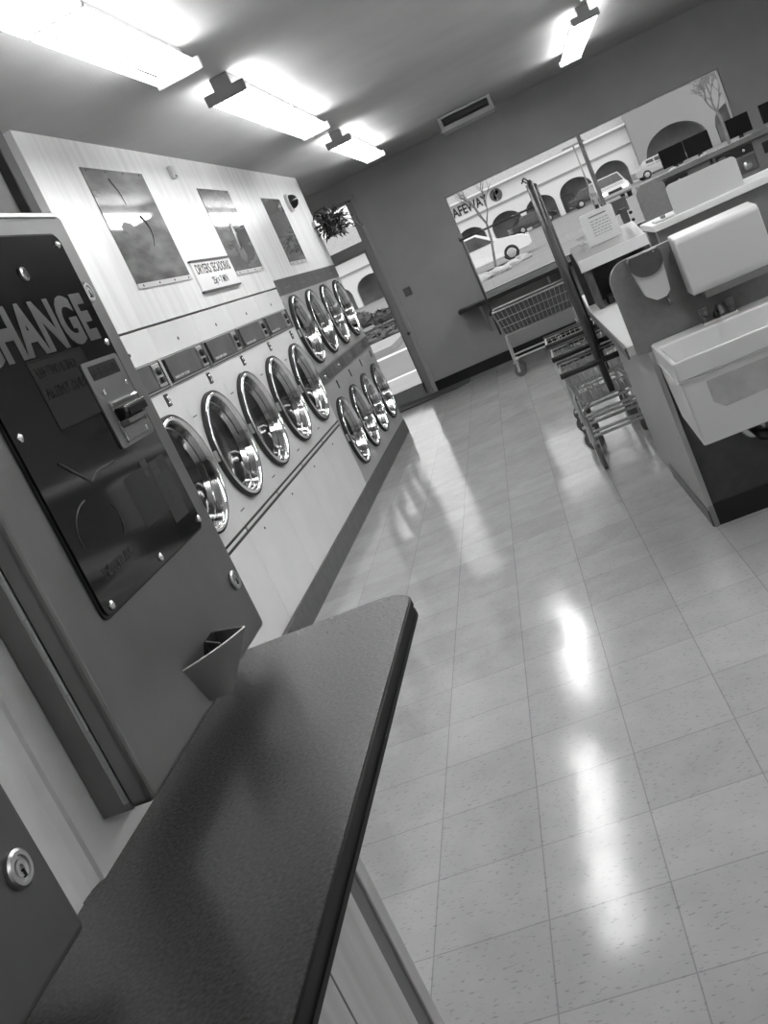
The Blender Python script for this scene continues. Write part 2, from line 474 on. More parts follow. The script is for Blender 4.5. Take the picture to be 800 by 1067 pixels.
# black acrylic front panel with rounded corners
def rrect(y0, y1, z0, z1, r, x, n=6):
    pts = []
    for cy, cz, a0 in ((y1-r, z1-r, 0), (y0+r, z1-r, 90), (y0+r, z0+r, 180), (y1-r, z0+r, 270)):
        for k in range(n+1):
            a = math.radians(a0+90*k/n); pts.append((x, cy+r*math.cos(a), cz+r*math.sin(a)))
    return pts
py0, py1, pz0, pz1 = 1.090, 1.481, 1.312, 1.797
MB().prism(rrect(py0-.004, py1+.004, pz0-.004, pz1+.004, .014, MXF-.001), (.0035, 0, 0)).build('panel_gasket', M['blackrub'], t)
fpm = MB().prism(rrect(py0, py1, pz0, pz1, .012, MXF+.0025), (.0035, 0, 0))
bmesh.ops.bevel(fpm.bm, geom=[e for e in fpm.bm.edges if all(abs(v.co.x-(MXF+.006)) < 1e-5 for v in e.verts)], offset=.0014, segments=2, affect='EDGES', profile=.5)
fp = fpm.build('front_panel', M['panelblack'], t)
PX = MXF+.006
text('lettering', 'CHANGE', M['letter'], fp, (PX, 1.105, 1.634), (0, 1, 0), (0, 0, 1), .350, .074, .0006, spacing=1.06, bold=.045)
text('maker_lettering', 'THE GOLD LINE', M['faint'], fp, (PX, 1.128, 1.350), (0, 1, 0), (0, 0, 1), .098, .014, .0004)
MB().prism(rrect(1.205, 1.375, 1.535, 1.632, .004, PX), (.0004, 0, 0)).build('reflection_edge', M['lit'] if False else M['faintdark'], fp)  # reflection of a facing sign, painted onto the panel as thin grey sheets
MB().prism(rrect(1.207, 1.372, 1.538, 1.629, .004, PX+.0004), (.0003, 0, 0)).build('reflection_face', mat('reflection_grey', .034, .12), fp)
text('reflected_lettering', 'ONE & ONE HALF', M['faintdark'], fp, (PX+.0007, 1.216, 1.607), (0, 1, 0), (0, 0, 1), .118, .014, .0004, mirror=True)  # mirror-image words of the reflected sign, put on as dark lettering
text('reflected_lettering', 'UNA Y MEDIA', M['faintdark'], fp, (PX+.0007, 1.216, 1.578), (0, 1, 0), (0, 0, 1), .118, .015, .0004, mirror=True)
# ghostly works behind the panel: pale block, strip with openings, ring
gb = mat('block_grey', .055, .3); gd = mat('block_dark', .022, .3)
MB().prism(rrect(1.30, 1.462, 1.366, 1.442, .006, PX), (.0003, 0, 0)).build('inner_block', gd, fp)
mb = MB()
mb.prism(rrect(1.392, 1.452, 1.343, 1.418, .004, PX+.0003), (.0003, 0, 0))
mb.build('inner_plate', mat('block_mid', .036, .3), fp)
mb = MB()
mb.prism(rrect(1.37, 1.395, 1.438, 1.450, .002, PX+.0004), (.0003, 0, 0))
mb.prism(rrect(1.396, 1.425, 1.430, 1.440, .002, PX+.0004), (.0003, 0, 0)).prism(rrect(1.396, 1.425, 1.419, 1.428, .002, PX+.0004), (.0003, 0, 0))
mb.prism(rrect(1.37, 1.385, 1.425, 1.435, .002, PX+.0004), (.0003, 0, 0))
for k, z in enumerate((1.400, 1.388, 1.376, 1.364)):
    mb.lathe((PX+.0006, 1.425, z), (1, 0, 0), [(.0052, 0), (.0052, .0003), (.0035, .0003), (.0035, 0)], 16)
mb.build('inner_fittings', gb, fp)
mb = MB()
for a0, a1 in ((95, 190), (-35, 25)):
    pts = [(PX+.0004, 1.180+.062*math.cos(math.radians(a0+(a1-a0)*k/10)), 1.405+.042*math.sin(math.radians(a0+(a1-a0)*k/10))) for k in range(11)]
    mb.tube(pts, .0009, 6)
mb.build('inner_ring', gb, fp)
mb = MB(); mb.tube([(PX, 1.16, 1.502), (PX, 1.215, 1.462), (PX, 1.245, 1.47), (PX, 1.30, 1.47)], .002, 6); mb.build('inner_bracket', gd, fp)
# screws of the panel
for (y, z) in ((1.464, 1.782), (1.464, 1.627), (1.473, 1.325), (1.292, 1.322), (1.111, 1.321), (1.106, 1.55), (1.106, 1.782)):
    mb = MB(); mb.lathe((PX, y, z), (1, 0, 0), [(.0062, 0), (.0058, .002), (.003, .0038), (0, .0042)], 16)
    mb.build('screw', M['chrome'], fp)
# round hanger stud near the top
mb = MB(); mb.lathe((PX, 1.317, 1.744), (1, 0, 0), [(.010, 0), (.010, .003), (.0065, .0045), (.0065, .001), (0, .001)], 24)
mb.build('panel_lock', M['chrome2'], fp)
# tubular locks
def lock(y, z, r, x, parent, nm='lock'):
    mb = MB(); mb.lathe((x, y, z), (1, 0, 0), [(r, 0), (r, .004), (r*.86, .006), (r*.66, .006), (r*.62, .0035), (r*.45, .0035), (r*.42, .0055), (r*.2, .0055), (r*.18, .002), (0, .002)], 32)
    o = mb.build(nm, M['chrome2'], parent)
    MB().box(x+.0035, x+.006, y-r*.1, y+r*.1, z-r*.5, z-r*.1).build('key_slot', M['blackgap'], o)
    return o
lock(1.495, 1.706, .0165, MXF, t); lock(1.502, 1.205, .0165, MXF, t)
# bill acceptor
BXA = PX
ba = MB().prism(rrect(1.340, 1.472, 1.477, 1.608, .008, BXA), (.0028, 0, 0)).build('bill_acceptor', M['steel'], t)
BA = BXA+.0028
dsp = MB().prism(rrect(1.357, 1.456, 1.5795, 1.601, .0015, BA), (.0006, 0, 0)).build('display', M['screen'], ba)
text('display_digits', '1-5-10-20', M['lit'], dsp, (BA+.0006, 1.369, 1.5845), (0, 1, 0), (0, 0, 1), .075, .0115, .0004)
mb = MB()
for (y, z) in ((1.366, 1.560), (1.452, 1.562), (1.366, 1.486), (1.444, 1.488)):
    mb.lathe((BA, y, z), (1, 0, 0), [(.0048, 0), (.0042, .003), (0, .0042)], 16)
mb.build('acceptor_screw', M['chrome'], ba)
mb = MB()
mb.prism([(BA, 1.361, 1.545), (BA, 1.463, 1.545), (BA+.006, 1.461, 1.541), (BA+.006, 1.363, 1.541)], (0, 0, -.003))
mb.box(BA, BA+.004, 1.361, 1.364, 1.490, 1.545).box(BA, BA+.004, 1.455, 1.458, 1.500, 1.535)
mb.build('slot_frame', M['chrome'], ba)
mb = MB()
mb.prism([(BA, 1.374, 1.513), (BA+.010, 1.374, 1.515), (BA+.014, 1.374, 1.523), (BA+.014, 1.374, 1.529), (BA, 1.374, 1.533)], (0, .082, 0))
slot = mb.build('bill_slot', M['black'], ba)
MB().box(BA+.0135, BA+.016, 1.376, 1.455, 1.528, 1.532, .001).build('slot_lip', M['chrome'], slot)
MB().box(BA+.012, BA+.0155, 1.386, 1.454, 1.516, 1.526).build('slot_opening', M['blackgap'], slot)
mb = MB()
mb.prism([(BA, 1.372, 1.512), (BA+.012, 1.376, 1.512), (BA+.012, 1.452, 1.512), (BA, 1.458, 1.512)], (-.0, 0, -.006))
mb.box(BA, BA+.003, 1.362, 1.452, 1.483, 1.504, .0012)
mb.build('bill_tray', M['steel'], ba)
# coin cup: slanting steel pocket, open at the top
A_, B_, F_ = V((MXF, 1.206, 1.180)), V((MXF+.052, 1.338, 1.170)), V((MXF, 1.345, 1.178))
C_, D_, G_ = V((MXF, 1.234, 1.119)), V((MXF+.022, 1.272, 1.106)), V((MXF, 1.318, 1.104))
def plate(P00, P10, P11, P01, bulge, th, n=10, m=6):
    """curved sheet between four corners, given a thickness"""
    mb = MB(); nrm = (P10-P00).cross(P01-P00).normalized(); rows = []
    for side in (0, 1):
        g = []
        for j in range(m+1):
            v = j/m; row = []
            for i in range(n+1):
                u = i/n
                p = (P00*(1-u)+P10*u)*(1-v)+(P01*(1-u)+P11*u)*v
                row.append(mb.bm.verts.new(p+nrm*(bulge*math.sin(PI*u)*(.3+.7*v)-side*th)))
            g.append(row)
        for j in range(m):
            for i in range(n):
                f = mb.bm.faces.new((g[j][i], g[j][i+1], g[j+1][i+1], g[j+1][i])); f.smooth = True
        rows.append(g)
    a, b = rows
    for i in range(n):
        mb.bm.faces.new((a[m][i], a[m][i+1], b[m][i+1], b[m][i])); mb.bm.faces.new((a[0][i+1], a[0][i], b[0][i], b[0][i+1]))
    for j in range(m):
        mb.bm.faces.new((a[j][n], a[j+1][n], b[j+1][n], b[j][n])); mb.bm.faces.new((a[j+1][0], a[j][0], b[j][0], b[j+1][0]))
    return mb
cup = plate(C_, D_, B_, A_, .007, .0018).build('coin_cup', M['steel'], t)
plate(D_, G_, F_, B_, .0, .0018).build('cup_side', M['steel'], cup)
mb = MB(); mb.tube([A_+(B_-A_)*k/8+V((.0065*math.sin(PI*k/8), -.003*math.sin(PI*k/8), .0008)) for k in range(9)], .0012, 6)
mb.build('cup_lip', M['chrome2'], cup)
MB().tube([B_+V((0, 0, .001)), F_+V((.001, 0, .001))], .0013, 6).build('side_lip', M['chrome2'], cup)
MB().prism([(MXF+.0004, 1.262, 1.120), (MXF+.0004, 1.340, 1.110), (MXF+.0004, 1.340, 1.181), (MXF+.0004, 1.300, 1.181), (MXF+.0004, 1.275, 1.160)], (.0006, 0, 0)).build('cup_opening', M['blackgap'], cup)
MB().prism([(MXF+.001, 1.288, 1.120), (MXF+.022, 1.290, 1.120), (MXF+.022, 1.300, 1.172), (MXF+.001, 1.306, 1.180)], (0, .004, 0)).build('cup_divider', M['steel'], cup)
MB().prism([C_+V((0, .006, .001)), D_+V((-.002, 0, .001)), G_+V((0, 0, .002))], (0, 0, .0015)).build('cup_floor', M['steel2'], cup)

# second steel machine, bottom left
t = thing('coin_machine', (-.705, .55, 1.10), 'dark steel coin machine with a round lock at the lower left edge', 'coin machine')
MB().box(-.712, -.664, .335, .785, 1.102, 1.73, .003).build('body', M['steel2'], t)
MB().box(-.662, -.6325, .33, .793, 1.096, 1.735, .010, 4).build('door', M['steel2'], t)
lock(.748, 1.198, .0185, -.6325, t)

# ------------------------------------------------------------------ counter
CX1, CY1, CZ = -.385, 1.592, 1.06
t = thing('counter', (-.70, 1.0, 0), 'grey laminate counter with black edge and rounded end below the change machine', 'counter')
def counter_poly(off, z):
    pts = [(-.716, Y0+.1, z), (CX1+off, Y0+.1, z)]
    r = .075+off
    for k in range(11):
        a = math.radians(90*k/10); pts.append((CX1-.075+r*math.cos(a), CY1-.075+r*math.sin(a), z))
    pts += [(-1.25, CY1+off, z), (-1.25, 1.66, z), (-.699, 1.66, z)][:0] + [(-.716, CY1+off, z)]
    return pts
MB().prism(counter_poly(0, CZ-.031), (0, 0, .031)).build('counter_top', M['laminate'], t)
# black edge moulding with a stepped profile
mb = MB()
for off, z, h in ((.0035, CZ-.0295, .007), (.001, CZ-.0225, .012), (.0035, CZ-.0105, .0085)):
    P = counter_poly(off, z); Q = counter_poly(-.004, z)
    for i in range(1, len(P)-1):
        a, b, c, d = V(P[i]), V(P[i+1]), V(Q[i+1]), V(Q[i]); u = V((0, 0, h))
        vs = [mb.bm.verts.new(p) for p in (a, b, b+u, a+u, d, c, c+u, d+u)]
        for idx in ((0, 1, 2, 3), (5, 4, 7, 6), (3, 2, 6, 7), (1, 0, 4, 5)): mb.bm.faces.new([vs[k] for k in idx])
mb.build('edge_moulding', M['edgeblack'], t)
# panelled half wall under the counter
pxr = -.443
sp = MB().box(-.716, pxr, Y0+.1, .950, 0, CZ-.031).build('support_panel', M['wood'], t)
mb = MB()
for k in range(24): mb.box(pxr-.001, pxr+.0006, .822-k*.128-.0015, .822-k*.128+.0015, 0, CZ-.037)
mb.build('panel_groove', M['woodtrim'], sp)
MB().box(-.716, pxr-.002, .950, .986, 0, CZ-.031).build('dark_strip', M['woodtrim'], sp)
MB().box(-.716, pxr+.002, .986, 1.014, 0, CZ-.031, .002).build('edge_strip', M['wood'], sp)

# ------------------------------------------------------------------ dryers
def ring_door(parent, y, z, R, name='door', depth=.042, hinge_side=-1, dark=True):
    x = BX
    mb = MB()
    prof = [(R, 0), (R, .022), (R*.985, .031), (R*.965, .035), (R*.935, .035), (R*.92, .030), (R*.905, .010)]
    mb.lathe((x, y, z), (1, 0, 0), prof, 56)
    d = mb.build(name, M['chrome'], parent)
    mb = MB(); mb.lathe((x, y, z), (1, 0, 0), [(R*.905, .010), (R*.875, -.020), (R*.845, -.023), (R*.815, -depth-.008)], 56)
    mb.build('inner_band', M['band'], d)
    mb = MB(); mb.lathe((x, y, z), (1, 0, 0), [(R*1.012, 0), (R*1.03, .004), (R*1.03, .024), (R*1.004, .030)], 56)
    mb.build('gasket', M['blackrub'], d)
    mb = MB(); mb.lathe((x, y, z), (1, 0, 0), [(R*.825, -depth-.008), (R*.80, -depth-.010), (R*.6, -depth-.012), (R*.3, -depth-.013), (0, -depth-.0132)], 40)
    mb.build('door_glass', M['doorglass'], d)
    mb = MB()
    mb.box(x, x+.010, y+R*.99, y+R*1.13, z-.13, z-.10, .002).box(x, x+.010, y+R*.99, y+R*1.13, z+.10, z+.13, .002)
    mb.build('hinge', M['chrome2'], d)
    mb = MB()
    mb.box(x+.006, x+.024, y-R*1.06, y-R*1.00, z-.03, z+.03, .004)
    mb.build('handle', M['chrome2'], d)
    return d

KZ = .142
ord5 = ['nearest the change machine, mostly hidden by it', 'second along from the change machine', 'third along, below the DRYERS sign', 'fourth along from the change machine', 'beside the grey stacked dryers']
bounds = [4.15, 4.852, 5.557, 6.262, 6.967, 7.675]
for i in range(5):
    y0, y1 = bounds[i], bounds[i+1]; yc = y0+.352
    t = thing('tumble_dryer', (BX-.4, (y0+y1)/2, 0), 'white tumble dryer with round chrome door, '+ord5[i], 'dryer', 'white tumble dryers')
    # body with a round opening in the front plate
    g = .0015
    MB().box(BX-.85, BX-.13, y0+g, y1-g, KZ, 1.80).build('cabinet', M['enamel'], t)
    mb = MB(); R = .298; n = 56
    # front plate: ring of quads between circle and rectangle
    zc, za, zb = 1.078, .70, 1.484
    inner = []; outer = []
    for k in range(n):
        a = 2*PI*k/n; cy, cz = math.cos(a), math.sin(a)
        inner.append((BX, yc+R*.97*cy, zc+R*.97*cz))
        s_ = min(((y1-g-yc) if cy > 0 else (yc-y0-g))/max(abs(cy), 1e-6), ((zb-zc) if cz > 0 else (zc-za))/max(abs(cz), 1e-6))
        outer.append((BX, yc+s_*cy, zc+s_*cz))
    for sgn in (1,):
        A = [mb.bm.verts.new(p) for p in inner]; B = [mb.bm.verts.new(p) for p in outer]; Cc = [mb.bm.verts.new(V(p)-V((.14, 0, 0))) for p in inner]
        for k in range(n):
            k2 = (k+1) % n
            mb.bm.faces.new((A[k], B[k], B[k2], A[k2])); mb.bm.faces.new((A[k2], Cc[k2], Cc[k], A[k]))
    for cy_, cz_ in ((y0+g, za), (y1-g, za), (y1-g, zb), (y0+g, zb)):   # corner fillers
        k = min(range(n), key=lambda q: (V(outer[q])-V((BX, cy_, cz_))).length)
        ks = [(k-1) % n, k, (k+1) % n]
        for p, q in ((ks[0], ks[1]), (ks[1], ks[2])):
            tri = [V(outer[p]), V(outer[q]), V((BX, cy_, cz_))]
            if (tri[0]-tri[1]).cross(tri[2]-tri[1]).length > 1e-7: mb.bm.faces.new([mb.bm.verts.new(v) for v in tri])
    mb.box(BX-.13, BX-.001, y0+g, y1-g, 1.64, 1.798, .002)
    mb.box(BX-.13, BX-.001, y0+g, y1-g, KZ, .652, .002)
    mb.box(BX-.13, BX-.004, y0+g, y0+.006, .652, 1.64).box(BX-.13, BX-.004, y1-.006, y1-g, .652, 1.64)
    mb.build('front_panel', M['enamel'], t)
    ring_door(t, yc, zc, R)
    # control strip
    cs = MB().box(BX-.13, BX-.004, y0, y1, 1.484, 1.64).build('control_strip', M['black'], t)
    MB().box(BX-.004, BX+.004, y0, y1, 1.630, 1.638).box(BX-.004, BX+.006, y0, y1, 1.497, 1.503).box(BX-.004, BX+.004, y0, y1, 1.486, 1.490).build('chrome_rail', M['chrome2'], cs)
    yb_ = y0-.06 if i else y0
    MB().box(BX-.004, BX+.005, y0+.012, y0+.49, 1.508, 1.626, .002).build('legend_panel', M['steel2'], cs)
    text('legend_lettering', 'WASH & DRY CLEAN', M['trimwhite'], cs, (BX+.005, y0+.04, 1.516), (0, 1, 0), (0, 0, 1), .22, .014, .0005)
    MB().box(BX-.004, BX+.010, y0+.50, y0+.60, 1.508, 1.626, .003).build('coin_plate', M['chrome2'], cs)
    mb = MB(); mb.lathe((BX+.010, y0+.545, 1.585), (1, 0, 0), [(.020, 0), (.020, .012), (.008, .016), (0, .016)], 20)
    mb.box(BX+.008, BX+.024, y0+.53, y0+.56, 1.525, 1.555, .003)
    mb.build('coin_knob', M['black'], cs)
    MB().box(BX-.002, BX+.012, y0+.615, y0+.622, 1.492, 1.636).box(BX-.002, BX+.012, y0+.632, y0+.639, 1.492, 1.636).build('divider_bar', M['chrome'], cs)
    # small lock plate under the strip
    lp = MB().box(BX-.0005, BX+.003, y0+.49, y0+.545, 1.410, 1.474, .001).build('lock_plate', M['black'], t)
    mb = MB(); mb.ball((BX+.006, y0+.512, 1.455), .009, (1, 1, 1)).ball((BX+.006, y0+.512, 1.427), .009, (1, 1, 1)).box(BX+.002, BX+.009, y0+.515, y0+.54, 1.435, 1.448, .002)
    mb.build('lock_keys', M['chrome'], lp)
    MB().lathe((BX-.001, y0+.345, 1.702), (1, 0, 0), [(.009, 0), (.009, .003), (0, .003)], 12).build('screw', M['steel2'], t)
    # lint door handle strip
    ls = MB().box(BX-.03, BX-.002, y0, y1, .650, .702).build('handle_strip', M['black'], t)
    MB().box(BX-.01, BX+.004, y0+.014, y1-.014, .669, .685, .003).build('handle_bar', M['barlight'], ls)
    MB().lathe((BX-.001, yc-.1, .60), (1, 0, 0), [(.007, 0), (.007, .004), (0, .004)], 12).build('lower_screw', M['steel2'], t)
    MB().box(BX-.0, BX+.002, yc-.315, yc-.25, .765, .772).box(BX, BX+.002, yc-.33, yc-.27, 1.305, 1.312).build('small_mark', M['greyink'], t)
    MB().box(BX-.85, BX+.012 if i != 0 else BX+.03, y0, y1, 0, KZ).build('base', M['base'], t)
MBj = None

gb_ = [7.677, 8.302, 8.947, 9.597, 10.355]
gc = [7.985, 8.625, 9.27, 9.935]
ordg = ['next to the white dryers', 'second along from the white dryers', 'third along from the white dryers', 'at the far end by the glass door']
for i in range(4):
    y0, y1, yc = gb_[i], gb_[i+1], gc[i]
    t = thing('stacked_dryer', (BX-.4, (y0+y1)/2, 0), 'grey stacked dryer with two round chrome doors, '+ordg[i], 'dryer', 'grey stacked dryers')
    g = .001
    MB().box(BX-.85, BX-.15, y0+g, y1-g, KZ, 1.865).build('cabinet', M['enamel2'], t)
    R = .283; n = 48
    for nm, zc, za, zb in (('lower_front', .537, KZ, .972), ('upper_front', 1.425, 1.092, 1.735)):
        mb = MB(); A = []; B = []
        for k in range(n):
            a = 2*PI*k/n; cy, cz = math.cos(a), math.sin(a)
            A.append(V((BX, yc+R*.97*cy, zc+R*.97*cz)))
            s_ = min(((y1-g-yc) if cy > 0 else (yc-y0-g))/max(abs(cy), 1e-6), ((zb-zc) if cz > 0 else (zc-za))/max(abs(cz), 1e-6))
            B.append(V((BX, yc+s_*cy, zc+s_*cz)))
        a_ = [mb.bm.verts.new(p) for p in A]; b_ = [mb.bm.verts.new(p) for p in B]; c_ = [mb.bm.verts.new(p-V((.155, 0, 0))) for p in A]
        for k in range(n):
            k2 = (k+1) % n
            mb.bm.faces.new((a_[k], b_[k], b_[k2], a_[k2])); mb.bm.faces.new((a_[k2], c_[k2], c_[k], a_[k]))
        for cy_, cz_ in ((y0+g, za), (y1-g, za), (y1-g, zb), (y0+g, zb)):
            k = min(range(n), key=lambda q: (B[q]-V((BX, cy_, cz_))).length)
            for p, q in (((k-1) % n, k), (k, (k+1) % n)):
                tri = [B[p], B[q], V((BX, cy_, cz_))]
                if (tri[0]-tri[1]).cross(tri[2]-tri[1]).length > 1e-7: mb.bm.faces.new([mb.bm.verts.new(v) for v in tri])
        if i == 3: mb.box(BX-.15, BX-.001, y1-.012, y1-g, za, zb)
        mb.build(nm, M['enamel2'], t)
        ring_door(t, yc, zc, R, 'lower_door' if nm[0] == 'l' else 'upper_door')
    mp_ = MB().box(BX-.15, BX+.004, y0+g, y1-g, .972, 1.092).build('coin_panel', M['steel2'], t)
    MB().box(BX+.004, BX+.008, y0, y1, 1.084, 1.090).box(BX+.004, BX+.008, y0, y1, .974, .979).build('chrome_rail', M['chrome2'], mp_)
    mb = MB(); mb.lathe((BX+.004, yc-.12, 1.03), (1, 0, 0), [(.017, 0), (.017, .012), (.010, .017), (0, .017)], 20)
    mb.build('coin_knob', M['chrome'], mp_)
    MB().box(BX+.004, BX+.007, yc+.02, yc+.2, .995, 1.07, .001).build('coin_legend', M['darkpanel'], mp_)
    tp = MB().box(BX-.15, BX+.002, y0+g, y1-g, 1.735, 1.862).build('top_panel', M['steel2'], t)
    MB().box(BX+.002, BX+.004, yc-.05, yc+.12, 1.785, 1.793).box(BX+.002, BX+.004, yc+.12, yc+.13, 1.77, 1.82).build('panel_mark', M['steel'], tp)
    MB().box(BX+.0, BX+.005, yc+.225, yc+.255, .875, .945, .001).build('coin_slot', M['black'], t)
    MB().box(BX-.85, BX+.010, y0, y1, 0, KZ).build('base', M['base'], t)

# ------------------------------------------------------------------ on the bulkhead
def poster(y0, y1, z0, z1, label, seed, lo, hi, motif):
    t = thing('poster', (BX, (y0+y1)/2, z0), label, 'poster')
    MB().box(BX, BX+.006, y0, y1, z0, z1).build('sheet', poster_mat('poster_print_%d' % seed, seed, lo, hi), t)
    MB().box(BX, BX+.010, y0-.004, y1+.004, z0-.026, z0).build('bottom_strip', M['plasticwhite'], t)
    mb = MB()
    for k in range(4):
        y = y0+.06+(y1-y0-.12)*k/3
        mb.lathe((BX+.006, y, z1-.012), (1, 0, 0), [(.007, 0), (.006, .003), (0, .004)], 10)
        mb.lathe((BX+.010, y, z0-.013), (1, 0, 0), [(.006, 0), (.005, .003), (0, .004)], 10)
    mb.build('pin', M['black'], t)
    motif(t, y0, y1, z0, z1)
    return t
def m1(t, y0, y1, z0, z1):
    x = BX+.0062
    mb = MB(); pts = [(x, y0+.50+.06*math.sin(k/9*PI), z0+.36-.17*k/9) for k in range(10)]
    mb.tube(pts, .008, 6, r2=.003); mb.build('dark_streak', M['ink'], t)
    MB().prism([(x, y0+.40, z0+.165), (x, y0+.46, z0+.20), (x, y0+.50, z0+.175), (x, y0+.56, z0+.185), (x, y0+.54, z0+.145), (x, y0+.44, z0+.14)], (.0005, 0, 0)).build('pale_shape', M['paleprint'], t)
    MB().prism([(x, y0+.15, z0+.30), (x, y0+.22, z0+.33), (x, y0+.32, z0+.32), (x, y0+.36, z0+.27), (x, y0+.24, z0+.25)], (.0005, 0, 0)).build('dark_shape', M['darkpanel'], t)
    MB().tube([(x, y0+.30, z1-.05), (x, y0+.36, z1-.12), (x, y0+.38, z1-.19)], .006, 6, r2=.002).build('dark_streak', M['ink'], t)
def m2(t, y0, y1, z0, z1):
    x = BX+.0062
    MB().prism([(x, y0+.28, z0+.09), (x, y0+.31, z0+.17), (x, y0+.36, z0+.13), (x, y0+.44, z0+.17), (x, y0+.46, z0+.10), (x, y0+.38, z0+.05)], (.0005, 0, 0)).build('pale_shape', M['paleprint'], t)
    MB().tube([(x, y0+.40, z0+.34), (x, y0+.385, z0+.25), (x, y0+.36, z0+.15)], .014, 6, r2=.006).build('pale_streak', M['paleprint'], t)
def m3(t, y0, y1, z0, z1):
    x = BX+.0062
    MB().prism([(x, y0+.25, z0+.10), (x, y0+.28, z0+.18), (x, y0+.33, z0+.16), (x, y0+.40, z0+.2), (x, y0+.42, z0+.12)], (.0005, 0, 0)).build('dark_shape', M['darkpanel'], t)
poster(4.99, 5.845, 2.018, 2.632, 'large glossy sea picture poster, nearest above the white dryers', 3, .10, .30, m1)
poster(6.805, 7.55, 1.985, 2.572, 'glossy poster right of the DRYERS sign, reflecting a lamp', 5, .10, .28, m2)
poster(8.49, 9.16, 1.975, 2.535, 'smallest looking dull grey poster, beside the black dome camera', 8, .13, .24, m3)

t = thing('price_sign', (BX, 6.33, 1.90), 'white sign reading DRYERS SECADORAS between two posters', 'sign')
MB().box(BX, BX+.012, 5.925, 6.742, 1.902, 2.088, .002).build('board', M['paper'], t)
MB().box(BX, BX+.020, 5.920, 6.747, 2.084, 2.096).box(BX, BX+.020, 5.920, 6.747, 1.893, 1.905).build('frame', M['darkpanel'], t)
text('lettering', 'DRYERS', M['ink'], t, (BX+.012, 5.975, 2.008), (0, 1, 0), (0, 0, 1), .29, .062, .0008, bold=.015)
text('lettering', 'SECADORAS', M['ink'], t, (BX+.012, 6.30, 2.008), (0, 1, 0), (0, 0, 1), .40, .062, .0008, bold=.015)
text('lettering', '25¢ = 7 MIN', M['ink'], t, (BX+.012, 6.20, 1.922), (0, 1, 0), (0, 0, 1), .33, .058, .0008, bold=.012)
t = thing('wall_sensor', (BX, 6.395, 2.62), 'small white sensor box high on the panelling between the first two posters', 'sensor')
MB().box(BX, BX+.030, 6.37, 6.425, 2.618, 2.700, .006).build('case', M['plasticwhite'], t)
MB().box(BX+.030, BX+.032, 6.378, 6.417, 2.626, 2.636).build('sensor_slit', M['steel2'], t)
t = thing('dome_camera', (BX, 9.47, 2.50), 'black dome camera on a pale base beside the last poster', 'camera')
mb = MB(); mb.lathe((BX, 9.47, 2.50), (1, 0, 0), [(.085, 0), (.085, .028), (.072, .034), (0, .034)], 32); mb.build('mount', M['plasticwhite'], t)
mb = MB(); mb.lathe((BX+.034, 9.47, 2.50), (1, 0, 0), [(.066, 0), (.063, .02), (.052, .042), (.034, .058), (.014, .066), (0, .067)], 32); mb.build('dome', mat('dome_black', .01, .06), t)

# hanging plant at the far corner of the bulkhead
t = thing('hanging_plant', (BX+.16, 10.25, 2.05), 'dark leafy hanging plant on a bracket at the bulkhead corner before the door', 'plant')
pc = V((BX+.165, 10.26, 2.21))
MB().tube([(BX, 10.30, 2.33), (BX+.05, 10.29, 2.39), (BX+.165, 10.26, 2.40), (BX+.165, 10.26, 2.36)], .007, 8).build('bracket', M['black'], t)
mb = MB()
for k in range(3):
    a = k*2*PI/3
    mb.tube([pc+V((0, 0, .15)), pc+V((.085*math.cos(a), .085*math.sin(a), .02))], .0025, 6)
mb.build('hanger_wire', M['steel2'], t)
mb = MB(); mb.lathe(pc+V((0, 0, -.10)), (0, 0, 1), [(.0, 0), (.06, 0), (.085, .09), (.092, .12), (.085, .12), (.08, .105), (0, .10)], 24); mb.build('pot', mat('glossy_black_pot', .015, .12), t)
mb = MB(); rnd = random.Random(4)
for k in range(330):
    a = rnd.uniform(0, 2*PI); el = rnd.uniform(-1.1, 1.2); rr = rnd.uniform(.05, .18)
    c = pc+V((rr*math.cos(a)*math.cos(el), rr*math.sin(a)*math.cos(el), .02+rr*math.sin(el)*.9))
    d = (c-pc+V((rnd.uniform(-.08, .08), rnd.uniform(-.08, .08), rnd.uniform(-.1, .05)))).normalized()
    sd = d.cross(V((rnd.uniform(-1, 1), rnd.uniform(-1, 1), 1))).normalized(); up = sd.cross(d)
    l, w = rnd.uniform(.026, .046), rnd.uniform(.015, .026)
    pts = [c-d*l, c+sd*w-up*.006, c+d*l-up*.012, c-sd*w-up*.006, c+up*.004]
    vs = [mb.bm.verts.new(p) for p in pts]
    for q in range(4):
        mb.bm.faces.new((vs[q], vs[(q+1) % 4], vs[4]))
mb.build('foliage', M['leaf'], t)
mb = MB()
for k in range(7):
    a = rnd.uniform(-1.2, 1.0); p = pc+V((.12*math.cos(a), .12*math.sin(a), .03)); q = p+V((rnd.uniform(.05, .18), rnd.uniform(-.1, .1), rnd.uniform(-.16, .09)))
    mb.tube([p, (p+q)/2+V((0, 0, .03)), q], .003, 6); mb.ball(q, .016, (1, 1, .6), 1)
mb.build('trailing_stem', M['leaf'], t)

t = thing('switch_plate', (-1.537, Y1, 1.23), 'small grey square switch plate on the back wall right of the glass door', 'switch')
MB().box(-1.585, -1.495, Y1-.010, Y1, 1.215, 1.315, .003).build('plate', M['steel2'], t)
MB().box(-1.547, -1.533, Y1-.018, Y1-.008, 1.25, 1.28, .002).build('toggle', M['greypanel'], t)
t = thing('door_stop', (DX1-.03, Y1-.02, .80), 'tiny dark knob on the right jamb of the glass door', 'knob')
mb = MB(); mb.lathe((DX1+.0, Y1-.028, .80), (0, -1, 0), [(.022, 0), (.022, .012), (.012, .03), (0, .032)], 16); mb.build('knob_body', M['darkpanel'], t)

